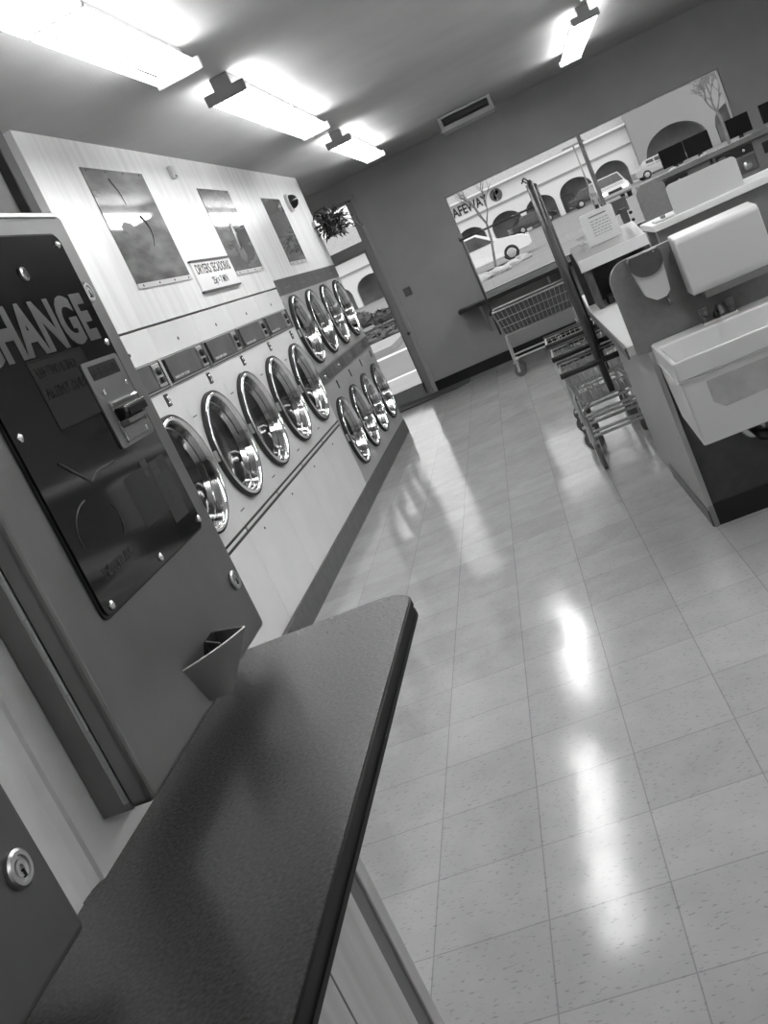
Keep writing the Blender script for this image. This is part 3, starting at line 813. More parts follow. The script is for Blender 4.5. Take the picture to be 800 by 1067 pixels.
t = thing('door_mat', (-1.9, 12.2, 0), 'dark grey door mat in front of the glass door', 'mat')
MB().prism([(-2.55, 12.02, .001), (-1.36, 12.02, .001), (-1.24, 12.10, .001), (-1.24, 12.42, .001), (-2.55, 12.42, .001)], (0, 0, .012)).build('pile', M['mattmat'], t)
MB().box(-2.56, -1.37, 12.005, 12.02, .001, .010).build('mat_edge', M['blackrub'], t)

# ------------------------------------------------------------------ shelf under the window
t = thing('window_shelf', (-.2, Y1-.2, .78), 'long black-edged shelf fixed to the wall below the window', 'shelf')
MB().box(-1.03, 1.05, Y1-.40, Y1-.004, .785, .815).build('shelf_board', M['darkpanel'], t)
MB().box(-1.035, 1.05, Y1-.408, Y1-.398, .775, .822, .003).box(-1.040, -1.03, Y1-.408, Y1-.004, .775, .822, .003).build('edge_band', M['black'], t)
for x in (-.80, .05, .85):
    MB().prism([(x, Y1-.002, .785), (x, Y1-.36, .785), (x, Y1-.002, .42)], (.03, 0, 0)).build('shelf_bracket', M['wall'], t)

# ------------------------------------------------------------------ laundry carts
def cart(loc, rot, label, wid=.44, ln=.80, rim=.61, bot=.40, pole=1.68, px=.0, fat=.020, swivel=.1, liner=False):
    """wire laundry cart with bumper rim and a tall double-pole rack; local origin on the floor, near end at y=0"""
    t = thing('laundry_cart', (0, 0, 0), label, 'laundry cart', 'wire laundry carts')
    w = wid/2; wb = w-.05
    # wire basket
    mb = MB(); wr = .0028
    def pt(u, v, k):  # u,v in -1..1 and 0..1 on plan, k height share
        ww = wb+(w-wb)*k; ll0 = .045*(1-k); return V((u*ww, ll0+v*(ln-2*ll0), bot+(rim-bot)*k))
    N = 11
    for i in range(N+1):
        u = -1+2*i/N
        mb.tube([pt(u, 0, 1), pt(u, 0, 0), pt(u, 1, 0), pt(u, 1, 1)], wr, 5)
    NL = 17
    for i in range(NL+1):
        v = i/NL
        mb.tube([pt(-1, v, 1), pt(-1, v, 0), pt(1, v, 0), pt(1, v, 1)], wr, 5)
    for k in (.0, .33, .66):
        mb.tube([pt(-1, 0, k), pt(1, 0, k), pt(1, 1, k), pt(-1, 1, k), pt(-1, 0, k)], wr*1.4, 5)
    mb.build('wire_basket', M['wire'], t)
    if liner:
        lm = MB(); e = .006
        P = [[pt(u*.97, .02+.96*v, k) for u, v in ((-1, 0), (1, 0), (1, 1), (-1, 1))] for k in (.03, .97)]
        lv = [[lm.bm.verts.new(p+V((0, 0, e))) for p in row] for row in P]
        lm.bm.faces.new(lv[0])
        for q in range(4): lm.bm.faces.new((lv[0][q], lv[0][(q+1) % 4], lv[1][(q+1) % 4], lv[1][q]))
        lm.build('cloth_liner', M['darkcloth'], t)
    # bumper rim and end handle
    mb = MB()
    mb.tube([pt(-1, 0, 1), pt(-1, 1, 1), pt(1, 1, 1), pt(1, 0, 1)], .009, 8)
    rimo = mb.build('rim', M['chrome2'], t)
    for v, q in ((0, -.012), (1, .012)):
        MB().tube([pt(-1.05, v, 1)+V((0, q, 0)), pt(1.05, v, 1)+V((0, q, 0))], .0175, 10).build('bumper', M['blackrub'], t)
    # undercarriage
    mb = MB(); lw = w*.86
    for sx in (-1, 1):
        mb.tube([pt(sx*.8, 0, 0), (sx*lw, .035, .36), (sx*lw, .03, .165)], .011, 8)
        mb.tube([pt(sx*.8, 1, 0), (sx*lw, ln-.035, .36), (sx*lw, ln-.03, .165)], .011, 8)
        mb.tube([(sx*lw, .03, .20), (sx*lw, ln-.03, .20)], .010, 8)
    for y in (.03, ln-.03, ln*.35): mb.tube([(-lw, y, .20), (lw, y, .20)], .010, 8)
    for y in (.03,): mb.tube([(-lw, y, .33), (lw, y, .33)], .007, 8); mb.tube([(-lw, y+.03, .30), (lw, y+.03, .30)], .007, 8)
    mb.build('undercarriage', M['chrome2'], t)
    for sx in (-1, 1):
        for y in (.03, ln-.03):
            c = V((sx*lw, y, .064)); R_ = Matrix.Rotation(swivel if sx < 0 else -.4, 3, 'Z')
            ax = R_ @ V((1, 0, 0)); bk = R_ @ V((0, -1, 0)); c = c+bk*.022
            mb = MB()
            mb.lathe(c-ax*.014, ax, [(0, 0), (.045, 0), (.064, .004), (.064, .024), (.045, .028), (0, .028)], 24)
            wh = mb.build('wheel', M['caster'], t)
            mb = MB(); cz = V((0, 0, 1))
            for q in (-1, 1): mb.obox(c+ax*.0185*q-bk*.010+cz*.045, ax*.0015, -bk*.014, bk*.004+cz*.055)
            mb.obox(c-bk*.018+cz*.098, ax*.0205, bk*.02, cz*.006, .003)
            mb.build('caster_fork', M['chrome2'], wh)
    # tall pole at each end with a hanger bar between
    for y in (-.004, ln+.004):
        MB().tube([(px, y, bot+.02), (px, y, pole)], fat, 10).build('pole', M['poledark'], t)
    mb = MB(); mb.tube([(px, -.03, pole), (px, ln+.03, pole)], .012, 10)
    for y in (-.02, ln+.02): mb.tube([(px, y, pole), (px-.02, y, pole+.03), (px-.035, y, pole+.02)], .006, 6)
    mb.build('hanger_bar', M['poledark'], t)
    t.location = loc; t.rotation_euler = (0, 0, rot)
    return t
cart((.130, 5.91, 0), 0, 'front wire laundry cart of the nested ones, its casters on the bright floor patch', px=.0, wid=.46, ln=.44)
cart((.090, 6.43, 0), 0, 'middle wire laundry cart of the nested line', rim=.645, bot=.43, px=.075, pole=1.66, wid=.42, ln=.46, swivel=1.0, fat=.013)
cart((.060, 7.02, 0), 0, 'rearmost wire laundry cart of the nested line', rim=.66, bot=.45, px=.115, pole=1.62, wid=.40, ln=.46, swivel=1.3, fat=.013)
cart((.225, 11.02, 0), PI/2, 'wire laundry cart standing sideways in front of the window shelf', wid=.44, ln=.84, rim=.735, bot=.46, pole=1.555, fat=.012, liner=True)

# ------------------------------------------------------------------ washer island
IX = .285
t = thing('sink_cabinet', (.6, 5.0, 0), 'grey laminate cabinet under the sink and counter, on a black plinth', 'cabinet')
MB().prism([(IX, 4.300, 0), (IX+.022, 4.300, 0), (.255, 5.70, 0), (.231, 5.70, 0)], (0, 0, .812)).build('side_panel', M['greypanel2'], t)
MB().box(IX-.001, IX+.021, 4.294, 4.300, .10, .815).build('edge_strip', M['wood'], t)
MB().box(IX+.022, 1.9, 4.312, 5.675, .10, .815).build('cabinet_body', M['darkpanel'], t)
MB().box(IX+.002, 1.9, 4.306, 5.60, 0, .10).build('plinth', M['black'], t)
MB().prism([(IX-.007, 4.31, .001), (IX+.001, 4.31, .001), (.253, 5.25, .001), (.243, 5.25, .001)], (0, 0, .075)).build('base_strip', M['base'], t)

t = thing('island_counter', (.9, 5.9, .82), 'white topped counter running back beside the carts, dark edge band', 'counter')
MB().prism([(.215, 4.345, .822), (1.9, 4.345, .822), (1.9, 7.40, .822), (.40, 7.40, .822), (.205, 7.30, .822), (.185, 6.2, .822)], (0, 0, .040)).build('counter_top', M['enamel'], t)
MB().prism([(.212, 4.345, .812), (.203, 4.345, .812), (.180, 6.2, .812), (.200, 7.31, .812), (.40, 7.408, .812), (.40, 7.40, .812), (.205, 7.30, .812), (.185, 6.2, .812)], (0, 0, .049)).build('edge_band', M['base'], t)
for x, y in ((.5, 7.2), (1.7, 7.2)):
    MB().box(x-.03, x+.03, y-.03, y+.03, 0, .822, .004).build('leg', M['darkpanel'], t)

def rounded_panel(x0, x1, y0, y1, z0, z1, r, left=True, right=True, n=8):
    pts = [(x0, y0, z0), (x1, y0, z0)]
    if right:
        for k in range(n+1):
            a = math.radians(90*k/n); pts.append((x1-r+r*math.cos(a), y0, z1-r+r*math.sin(a)))
    else: pts.append((x1, y0, z1))
    if left:
        for k in range(n+1):
            a = math.radians(90+90*k/n); pts.append((x0+r+r*math.cos(a), y0, z1-r+r*math.sin(a)))
    else: pts.append((x0, y0, z1))
    return MB().prism(pts, (0, y1-y0, 0))
t = thing('splash_panel', (.58, 4.32, .82), 'upright grey panel with rounded corners behind the sink, holding the dispensers', 'panel')
rounded_panel(.242, .93, 4.300, 4.338, .818, 1.205, .085).build('panel_board', M['greypanel'], t)

# utility sink
t = thing('utility_sink', (.65, 4.0, .5), 'white square utility sink hung on the end of the island', 'sink')
sx0, sx1, sy0, sy1, sz0, sz1 = .303, .96, 3.70, 4.292, .515, .846
mb = MB()
# outer tapered shell, rim and bowl
o1 = [(sx0+.004, sy0+.004, sz1-.075), (sx1-.004, sy0+.004, sz1-.075), (sx1-.004, sy1, sz1-.075), (sx0+.004, sy1, sz1-.075)]
o0 = [(sx0+.008, sy0+.014, sz0), (sx1-.008, sy0+.014, sz0), (sx1-.008, sy1-.12, sz0+.02), (sx0+.008, sy1-.12, sz0+.02)]
A = [mb.bm.verts.new(p) for p in o0]; B = [mb.bm.verts.new(p) for p in o1]
mb.bm.faces.new(A[::-1])
for k in range(4): mb.bm.faces.new((A[k], A[(k+1) % 4], B[(k+1) % 4], B[k]))
Cc = [mb.bm.verts.new(p) for p in ((sx0, sy0, sz1-.075), (sx1, sy0, sz1-.075), (sx1, sy1, sz1-.075), (sx0, sy1, sz1-.075))]
D = [mb.bm.verts.new(p) for p in ((sx0, sy0, sz1), (sx1, sy0, sz1), (sx1, sy1, sz1), (sx0, sy1, sz1))]
E_ = [mb.bm.verts.new(p) for p in ((sx0+.022, sy0+.022, sz1-.004), (sx1-.022, sy0+.022, sz1-.004), (sx1-.022, sy1-.13, sz1-.004), (sx0+.022, sy1-.13, sz1-.004))]
G = [mb.bm.verts.new(p) for p in ((sx0+.07, sy0+.07, sz0+.03), (sx1-.07, sy0+.07, sz0+.03), (sx1-.07, sy1-.17, sz0+.03), (sx0+.07, sy1-.17, sz0+.03))]
for P, Q in ((B, Cc), (Cc, D), (D, E_), (E_, G)):
    for k in range(4): mb.bm.faces.new((P[k], P[(k+1) % 4], Q[(k+1) % 4], Q[k]))
mb.bm.faces.new(G)
bmesh.ops.recalc_face_normals(mb.bm, faces=mb.bm.faces)
es = [e for e in mb.bm.edges if e.calc_length() > .05]
bmesh.ops.bevel(mb.bm, geom=es, offset=.008, segments=3, affect='EDGES', profile=.5)
basin = mb.build('basin', M['porcelain'], t)
MB().prism([(.395, 3.7040, .742), (.85, 3.7040, .742), (.85, 3.7085, .640), (.43, 3.7088, .628), (.395, 3.708, .66)], (0, .012, 0)).build('worn_patch', M['stain'], t)
fy = 4.225
fa = MB().box(.515, .655, fy-.03, fy+.03, sz1-.001, sz1+.012, .004).build('faucet', M['chrome'], t)
mb = MB(); mb.lathe((.585, fy, sz1+.01), (0, 0, 1), [(.022, 0), (.020, .02), (.012, .03), (0, .032)], 20)
mb.tube([(.585, fy, sz1+.02), (.585, fy-.04, sz1+.055), (.585, fy-.10, sz1+.055), (.585, fy-.12, sz1+.03)], .011, 10)
mb.build('spout', M['black'], fa)
for x in (.535, .635):
    mb = MB(); mb.lathe((x, fy, sz1+.01), (0, 0, 1), [(.013, 0), (.012, .018), (.021, .026), (.023, .05), (.016, .058), (0, .06)], 10)
    mb.build('tap_handle', M['clear'], fa)
mb = MB(); mb.tube([(.57, 4.30, .36), (.57, 4.12, .365), (.60, 4.07, .365), (.64, 4.05, .33), (.64, 4.05, .24), (.68, 4.02, .20), (.74, 4.02, .22), (.76, 4.02, .36), (.76, 4.02, .50)], .024, 14)
mb.build('drain_pipe', M['black'], t)
mb = MB(); mb.lathe((.57, 4.311, .36), (0, -1, 0), [(.052, 0), (.045, .008), (.026, .012), (.026, 0)], 24); mb.build('pipe_flange', M['chrome2'], t)

# paper towel box
t = thing('towel_dispenser', (.68, 4.24, .98), 'white square paper towel dispenser on the grey panel above the sink', 'dispenser')
mb = MB()
dx0, dx1, dz0, dz1 = .512, .842, .978, 1.222
mb.prism([(dx0, 4.299, dz0), (dx0, 4.299, dz1), (dx0, 4.165, dz1-.012), (dx0, 4.155, dz1-.03), (dx0, 4.150, dz0+.02), (dx0, 4.158, dz0)], (dx1-dx0, 0, 0))
bmesh.ops.bevel(mb.bm, geom=[e for e in mb.bm.edges], offset=.007, segments=3, affect='EDGES', profile=.5)
mb.build('cover', M['plasticwhite'], t)
MB().prism([(.56, 4.296, .978), (.56, 4.19, .978), (.56, 4.20, .945), (.56, 4.296, .940)], (.25, 0, 0)).build('paper_outlet', M['greypanel2'], t)
# soap dispenser
t = thing('soap_dispenser', (.39, 4.26, 1.01), 'white soap dispenser with dark top on the grey panel, left of the towel box', 'dispenser')
poly = [(.333, 1.205), (.333, 1.150), (.352, 1.040), (.385, 1.012), (.425, 1.012), (.447, 1.032), (.458, 1.150), (.458, 1.205)]
mb = MB().prism([(x, 4.225, z) for x, z in poly if z < 1.2]+[], (0, .074, 0))
mb.build('tank', M['plasticwhite'], t)
top = [(.330, 1.192)]+[(.395+.066*math.cos(math.radians(a)), 1.165+.052*math.sin(math.radians(a))) for a in range(180, 361, 15)]+[(.461, 1.192), (.452, 1.206), (.338, 1.206)]
MB().prism([(x, 4.215, z) for x, z in top], (0, .084, 0)).build('lid', M['darkpanel'], t)
MB().tube([(.425, 4.25, 1.014), (.427, 4.25, .985), (.432, 4.246, .972)], .008, 10, r2=.011).build('nozzle', M['clear'], t)
mb = MB(); mb.lathe((.435, 4.214, 1.198), (0, -1, 0), [(.005, 0), (.004, .003), (0, .004)], 12); mb.build('lid_screw', M['chrome'], t)

# second, taller divider with a white ledge
t = thing('washer_divider', (.95, 4.9, .862), 'dark grey divider with white ledge on top, standing behind the sink panel', 'divider')
MB().box(.545, 1.75, 4.86, 4.92, .8625, 1.222).build('divider_board', M['greypanel'], t)
MB().box(.530, 1.75, 4.80, 5.30, 1.222, 1.252, .004).build('ledge', M['enamel'], t)
MB().box(.545, 1.75, 5.24, 5.30, .8625, 1.222).build('divider_board', M['greypanel'], t)
t = thing('rounded_backsplash', (.81, 4.9, 1.252), 'white rounded board standing upright on the white ledge behind the towel box', 'board')
rounded_panel(.648, .963, 4.862, 4.884, 1.252, 1.388, .022).build('front_plate', M['plasticwhite'], t)
rounded_panel(.652, .959, 4.884, 4.894, 1.252, 1.383, .02).build('back_seal', M['blackrub'], t)
t = thing('lint_tray', (.60, 4.9, 1.252), 'small white tray lying on the ledge beside the rounded board', 'tray')
MB().box(.552, .640, 4.83, 4.97, 1.252, 1.262, .003).build('tray_base', M['plasticwhite'], t)
MB().box(.585, .605, 4.86, 4.90, 1.262, 1.275, .003).build('tray_knob', M['greypanel2'], t)

# raised shelf with notice, further back
t = thing('raised_shelf', (.42, 6.2, .862), 'raised shelf with bright white front edge, behind the soap dispenser', 'shelf')
MB().box(.215, .625, 6.0, 6.022, 1.098, 1.164, .003).build('front_fascia', M['enamel'], t)
MB().prism([(.218, 6.022, 1.14), (.218, 6.5, 1.23), (.218, 6.5, 1.20), (.218, 6.022, 1.10)], (.405, 0, 0)).build('sloping_top', M['greypanel2'], t)
for x in (.24, .58):
    MB().box(x, x+.03, 6.03, 6.45, .8625, 1.105).build('shelf_support', M['darkpanel'], t)
MB().box(.2, .66, 6.46, 6.49, .8625, 1.20).build('back_board', M['darkpanel'], t)
t = thing('notice_stand', (.42, 6.3, 1.20), 'white notice board with dark printed lines standing on the raised shelf', 'notice')
rounded_panel(.325, .525, 6.30, 6.315, 1.195, 1.386, .014).build('board', M['paper'], t)
mb = MB(); mb.box(.375, .48, 6.2985, 6.2996, 1.352, 1.360); mb.build('heading', M['greyink'], t)
mb = MB()
rnd = random.Random(2)
for k in range(6):
    z = 1.330-k*.017; x = .375
    while x < .485:
        w = rnd.uniform(.008, .024); mb.box(x, min(x+w, .49), 6.2985, 6.2996, z-.003, z+.003); x += w+.006
mb.build('printed_lines', mat('pale_ink', .42, .6), t)
t = thing('coin_box', (.56, 6.4, 1.21), 'dark coin box with chrome slots beside the white notice board', 'coin box')
MB().box(.56, .60, 6.36, 6.42, 1.236, 1.325, .004).build('case', M['darkpanel'], t)
MB().box(.525, .625, 6.42, 6.44, 1.30, 1.385, .004).build('back_plate', M['steel2'], t)
mb = MB()
for z in (1.24, 1.285): mb.lathe((.615, 6.36, z), (0, -1, 0), [(.010, 0), (.010, .012), (0, .014)], 12)
mb.build('button', M['black'], t)
t = thing('white_clip', (.28, 6.2, 1.16), 'small white plastic clip at the left end of the raised shelf', 'clip')
MB().box(.262, .315, 6.20, 6.215, 1.262, 1.285, .003).box(.272, .310, 6.20, 6.23, 1.228, 1.238, .002).box(.290, .300, 6.20, 6.215, 1.178, 1.28, .002).build('clip_body', M['plasticwhite'], t)
t = thing('gas_bottle', (.33, 6.15, .862), 'dark bottle lying in the gap under the raised shelf', 'bottle')
mb = MB(); mb.lathe((.30, 6.10, .89), (1, .3, 0), [(0, 0), (.028, 0), (.028, .13), (.012, .16), (.012, .19), (0, .19)], 16); mb.build('bottle_body', M['black'], t)
t['label'] = 'dark bottle lying in the gap under the raised shelf'; t.name = 'bottle'
t = thing('divider_panel', (.85, 6.6, .862), 'pale grey upright panel with a rounded corner, behind the white rounded board', 'panel')
rounded_panel(.70, .875, 6.55, 6.585, .8625, 1.395, .05).build('panel_board', M['greypanel'], t)

# row of washers under a shelf by the window, with black screens
t = thing('washer_shelf', (2.2, 10.2, 1.29), 'long grey shelf above the far washers, carrying the black screens', 'shelf')
MB().box(1.12, 3.6, 10.0, 10.35, 1.292, 1.325, .003).build('shelf_board', M['greypanel2'], t)
MB().box(1.12, 3.6, 9.985, 10.0, 1.283, 1.328, .003).build('edge_band', M['greypanel'], t)
ordw = ['at the left end of the far row', 'in the middle of the far row', 'at the right end of the far row']
for i, x in enumerate((1.20, 1.80, 2.42)):
    t = thing('coin_washer', (x+.29, 10.3, 0), 'grey coin washer with black control strip, '+ordw[i], 'washer', 'coin washers under the far shelf')
    MB().box(x, x+.58, 10.06, 10.7, .02, 1.28, .006).build('cabinet', M['greypanel'], t)
    MB().box(x, x+.58, 10.08, 10.68, 0, .02).build('foot_plinth', M['black'], t)
    cp = MB().box(x+.03, x+.36, 10.045, 10.06, 1.19, 1.262, .003).build('control_panel', M['black'], t)
    MB().box(x+.04, x+.11, 10.040, 10.046, 1.20, 1.25).build('coin_plate', M['steel2'], cp)
    mb = MB(); mb.lathe((x+.27, 10.045, 1.225), (0, -1, 0), [(.014, 0), (.012, .02), (0, .022)], 14); mb.build('button', M['chrome'], cp)
    kp = MB().box(x+.18, x+.36, 10.05, 10.06, 1.03, 1.17, .004).build('knob_plate', M['steel2'], t)
    mb = MB(); mb.lathe((x+.267, 10.05, 1.09), (0, -1, 0), [(.040, 0), (.038, .02), (.02, .035), (0, .036)], 24); mb.build('knob', M['chrome2'], kp)
    MB().box(x+.44, x+.52, 10.05, 10.06, 1.12, 1.22, .002).build('slot_plate', M['black'], t)
    mb = MB(); mb.lathe((x+.29, 10.06, .62), (0, -1, 0), [(.20, 0), (.20, .03), (.165, .04), (.15, .02), (.14, -.0), (0, -.0)], 40); dd = mb.build('door', M['chrome2'], t)
    mb = MB(); mb.lathe((x+.29, 10.055, .62), (0, -1, 0), [(.142, 0), (.08, .014), (0, .02)], 32); mb.build('door_glass', M['doorglass'], dd)
ords = ['leftmost of the two that touch', 'right of the touching pair', 'standing alone right of the pair', 'at the right edge of the photo']
for i, (xa, xb) in enumerate(((1.388, 1.612), (1.618, 1.852), (2.012, 2.222), (2.322, 2.55))):
    t = thing('black_screen', ((xa+xb)/2, 10.15, 1.325), 'black flat screen on the far shelf, '+ords[i], 'screen', 'black screens on the far shelf')
    xm = (xa+xb)/2
    MB().box(xa, xb, 10.10, 10.125, 1.362, 1.532, .004).build('panel', M['screen'], t)
    MB().box(xm-.02, xm+.02, 10.125, 10.15, 1.328, 1.45, .004).build('stand_neck', M['black'], t)
    MB().box(xm-.075, xm+.075, 10.07, 10.19, 1.3255, 1.335, .003).build('stand_foot', M['plasticwhite'], t)
for i, (x, lb) in enumerate(((1.46, 'crumpled white paper lying under the left black screen'), (1.74, 'crumpled white paper lying under the right screen of the pair'))):
    mb = MB(); mb.ball((x, 10.04, 1.338), .022, (1.7, 1, .55), 2)
    rnd = random.Random(i)
    for v in mb.bm.verts: v.co += V((rnd.uniform(-.004, .004), rnd.uniform(-.004, .004), rnd.uniform(-.003, .003)))
    tag(mb.build('paper_scrap', M['paper'], None, (x, 10.04, 1.326)), lb, 'paper')

# ------------------------------------------------------------------ outside
GZ = -.15
struct(MB().box(-70, 70, Y1+T, 140, GZ-.3, GZ), 'ground', M['asphalt'])
struct(MB().box(-30, 30, Y1+T, 16.6, GZ, GZ+.10), 'pavement', M['concrete'])
struct(MB().box(-30, 30, 16.6, 16.85, GZ, GZ+.102), 'kerb', mat('kerb_white', .8, .8))
struct(MB().box(-30, 30, 23.2, 23.7, GZ, GZ+.012), 'road_marking', mat('road_paint', .85, .7))
struct(MB().box(-16, -3.9, 24.5, 28.4, GZ, GZ+.14), 'kerb', M['concrete'])
rnd = random.Random(11)
def leafy(mb, c, rx, ry, rz, n, sz):
    for k in range(n):
        d = V((rnd.gauss(0, 1), rnd.gauss(0, 1), rnd.gauss(0, 1))).normalized()*rnd.uniform(.75, 1.05)
        p = V(c)+V((d.x*rx, d.y*ry, abs(d.z)*rz))
        a = V((rnd.uniform(-1, 1), rnd.uniform(-1, 1), rnd.uniform(-.6, .6))).normalized(); b = a.cross(d).normalized()
        mb.quad(p-a*sz, p-b*sz*.5, p+a*sz, p+b*sz*.5)
def shrub_bed(x0, x1, y0, y1, h, n, name, label):
    mb = MB()
    for k in range(n):
        mb.ball((rnd.uniform(x0, x1), rnd.uniform(y0, y1), GZ+h*.25), h*rnd.uniform(.5, .8), (1.5, 1.5, .7), 2)
    for v in mb.bm.verts: v.co += V((rnd.uniform(-1, 1), rnd.uniform(-1, 1), rnd.uniform(-1, 1)))*h*.09
    for k in range(n): leafy(mb, (rnd.uniform(x0, x1), rnd.uniform(y0, y1), GZ+h*.3), h*1.1, h*1.1, h*.5, 18, .09)
    o = mb.build(name, M['hedge'], None, ((x0+x1)/2, (y0+y1)/2, GZ)); tag(o, label, 'hedge'); return o
shrub_bed(-15.6, -3.9, 29.2, 36.6, .30, 230, 'low_hedge', 'low dark hedge in the car park bed seen through the glass door')
struct(MB().box(-16, -4.5, 37.4, 37.9, GZ, GZ+.15), 'kerb', mat('kerb_white', .8, .8))
for k, (x, y, s_) in enumerate(((-8.2, 46, .55), (-6.7, 43, .40))):
    mb = MB(); mb.ball((x, y, GZ+s_*.5), s_, (1.2, 1.2, .75), 3)
    for v in mb.bm.verts: v.co += V((rnd.uniform(-1, 1), rnd.uniform(-1, 1), rnd.uniform(-1, 1)))*.07
    leafy(mb, (x, y, GZ+s_*.4), s_*1.25, s_*1.2, s_*.95, 240, .11)
    tag(mb.build('shrub', M['hedge'], None, (x, y, GZ)), ['taller dark shrub past the hedge, seen through the glass door', 'smaller shrub right of the taller one, seen through the glass door'][k], 'shrub')
t = thing('utility_box', (-10.3, 48, GZ), 'pale grey utility box behind the shrubs, seen through the glass door', 'utility box')
MB().box(-11.2, -9.3, 47.6, 48.4, GZ, 1.05, .03).build('case', M['concrete'], t)
MB().box(-11.25, -9.25, 47.55, 48.45, 1.05, 1.12, .02).build('lid', M['concrete'], t)

# supermarket across the car park
t = thing('store_building', (0, 98, GZ), 'long white store with arched arcade and AFEWAY sign across the car park', 'building')
BY = 98.0
def arcade(mb, x0, x1, ztop, arches, y, th=.6, spring=1.0, step=.15):
    """wall strip with round-headed openings: arches = (centre, half width, top)"""
    n = int((x1-x0)/step); xs = [x0+(x1-x0)*k/n for k in range(n+1)]
    for a, h, _ in arches: xs += [a-h, a+h, a-h+.001, a+h-.001]
    xs = sorted(set(xs))
    def low(x):
        for a, h, tp in arches:
            if abs(x-a) < h-1e-4:
                hh = min(h, tp-GZ)
                return tp-hh*.75+hh*.75*math.sqrt(max(0, 1-((x-a)/h)**2))
        return GZ
    for p, q in zip(xs, xs[1:]):
        if q-p < 1e-5: continue
        m_ = (p+q)/2; lp = low(p) if low(m_) > GZ else GZ; lq = low(q) if low(m_) > GZ else GZ
        if low(m_) > GZ:
            lp = lp if lp > GZ else low(p+.002); lq = lq if lq > GZ else low(q-.002)
        pts = [(p, y, lp), (q, y, lq), (q, y, ztop), (p, y, ztop)]
        mb.prism(pts, (0, th, 0))
AR = [(-22.2, 1.6, 2.4), (-18.6, 1.55, 2.4), (-14.9, 1.6, 2.4), (-11.4, 1.45, 2.35), (-8.0, 1.35, 2.35), (-4.55, 1.35, 2.35), (-1.05, 1.45, 2.36), (2.3, 1.40, 2.36), (5.75, 1.55, 2.5), (9.1, 1.55, 2.5)]
mb = MB(); arcade(mb, -60, 11.6, 4.85, AR+[(-26-3.6*k, 1.6, 2.4) for k in range(8)], BY)
fw = mb.build('front_wall', M['stuccow'], t)
MB().box(-60, 11.6, BY-.14, BY, 3.10, 3.26).build('moulding', M['concrete'], fw)
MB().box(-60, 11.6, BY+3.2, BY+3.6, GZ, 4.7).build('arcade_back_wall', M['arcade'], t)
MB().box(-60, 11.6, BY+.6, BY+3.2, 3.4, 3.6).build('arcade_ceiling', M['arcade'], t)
mb = MB(); mb.prism([(-60, BY-.5, 4.85), (-60, BY-.5, 5.0), (-60, BY+1.6, 7.2), (-60, BY+3.4, 7.2), (-60, BY+3.4, 4.85)], (71.6, 0, 0)); mb.build('tiled_roof', M['tileroof'], t)
MB().box(-60, 11.6, BY-.62, BY-.5, 4.78, 4.96).build('gutter', mat('gutter_white', .9, .5), t)
mb = MB(); arcade(mb, 11.6, 32, 9.0, [(15.0, 2.75, 3.15), (20.5, 2.0, 2.9), (26, 2.2, 2.9)], BY-1.2, 1.2)
eg = mb.build('entrance_wall', M['stuccog'], t)
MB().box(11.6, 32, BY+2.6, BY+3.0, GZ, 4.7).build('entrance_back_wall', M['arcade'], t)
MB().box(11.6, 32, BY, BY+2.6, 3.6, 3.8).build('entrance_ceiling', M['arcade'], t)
for k, (x, w) in enumerate(((13.3, .5), (16.2, .4), (19.6, .4), (21.4, .35), (4.9, .5), (6.4, .4), (-14.0, .5))):
    MB().box(x-w, x+w, BY+2.0, BY+2.3, GZ, 1.4).build('arcade_display', [M['concrete'], M['darkpanel'], M['arcade']][k % 3], t)
sg = text('sign_lettering', 'SAFEWAY', M['ink'], t, (-5.72, BY-.02, 3.66), (1, 0, 0), (0, 0, 1), 3.85, .90, .06, bold=.022)
mb = MB(); lc = V((-1.02, BY-.02, 4.05))
mb.lathe(lc, (0, -1, 0), [(.58, 0), (.58, .05), (.50, .05), (.50, 0)], 40)
def halfdisc(c, R, sgn):
    pts = [c+V((sgn*.05, -.05, -R*.95)), ]
    out = []
    for k in range(13):
        a = math.radians(-82+164*k/12); out.append(c+V((sgn*(R*math.cos(a)), -.03, R*math.sin(a))))
    inn = [c+V((.2*math.sin(q/8*2*PI)*1+sgn*.11, -.03, R*.9-2*R*.9*q/8)) for q in range(1, 8)]
    return out+inn if True else pts
for sgn in (-1, 1):
    P = halfdisc(lc, .50, sgn)
    vs = [mb.bm.verts.new(p) for p in P]; f = mb.bm.faces.new(vs)
    bmesh.ops.triangulate(mb.bm, faces=[f])
mb.build('sign_emblem', mat('emblem_grey', .10, .6), t)

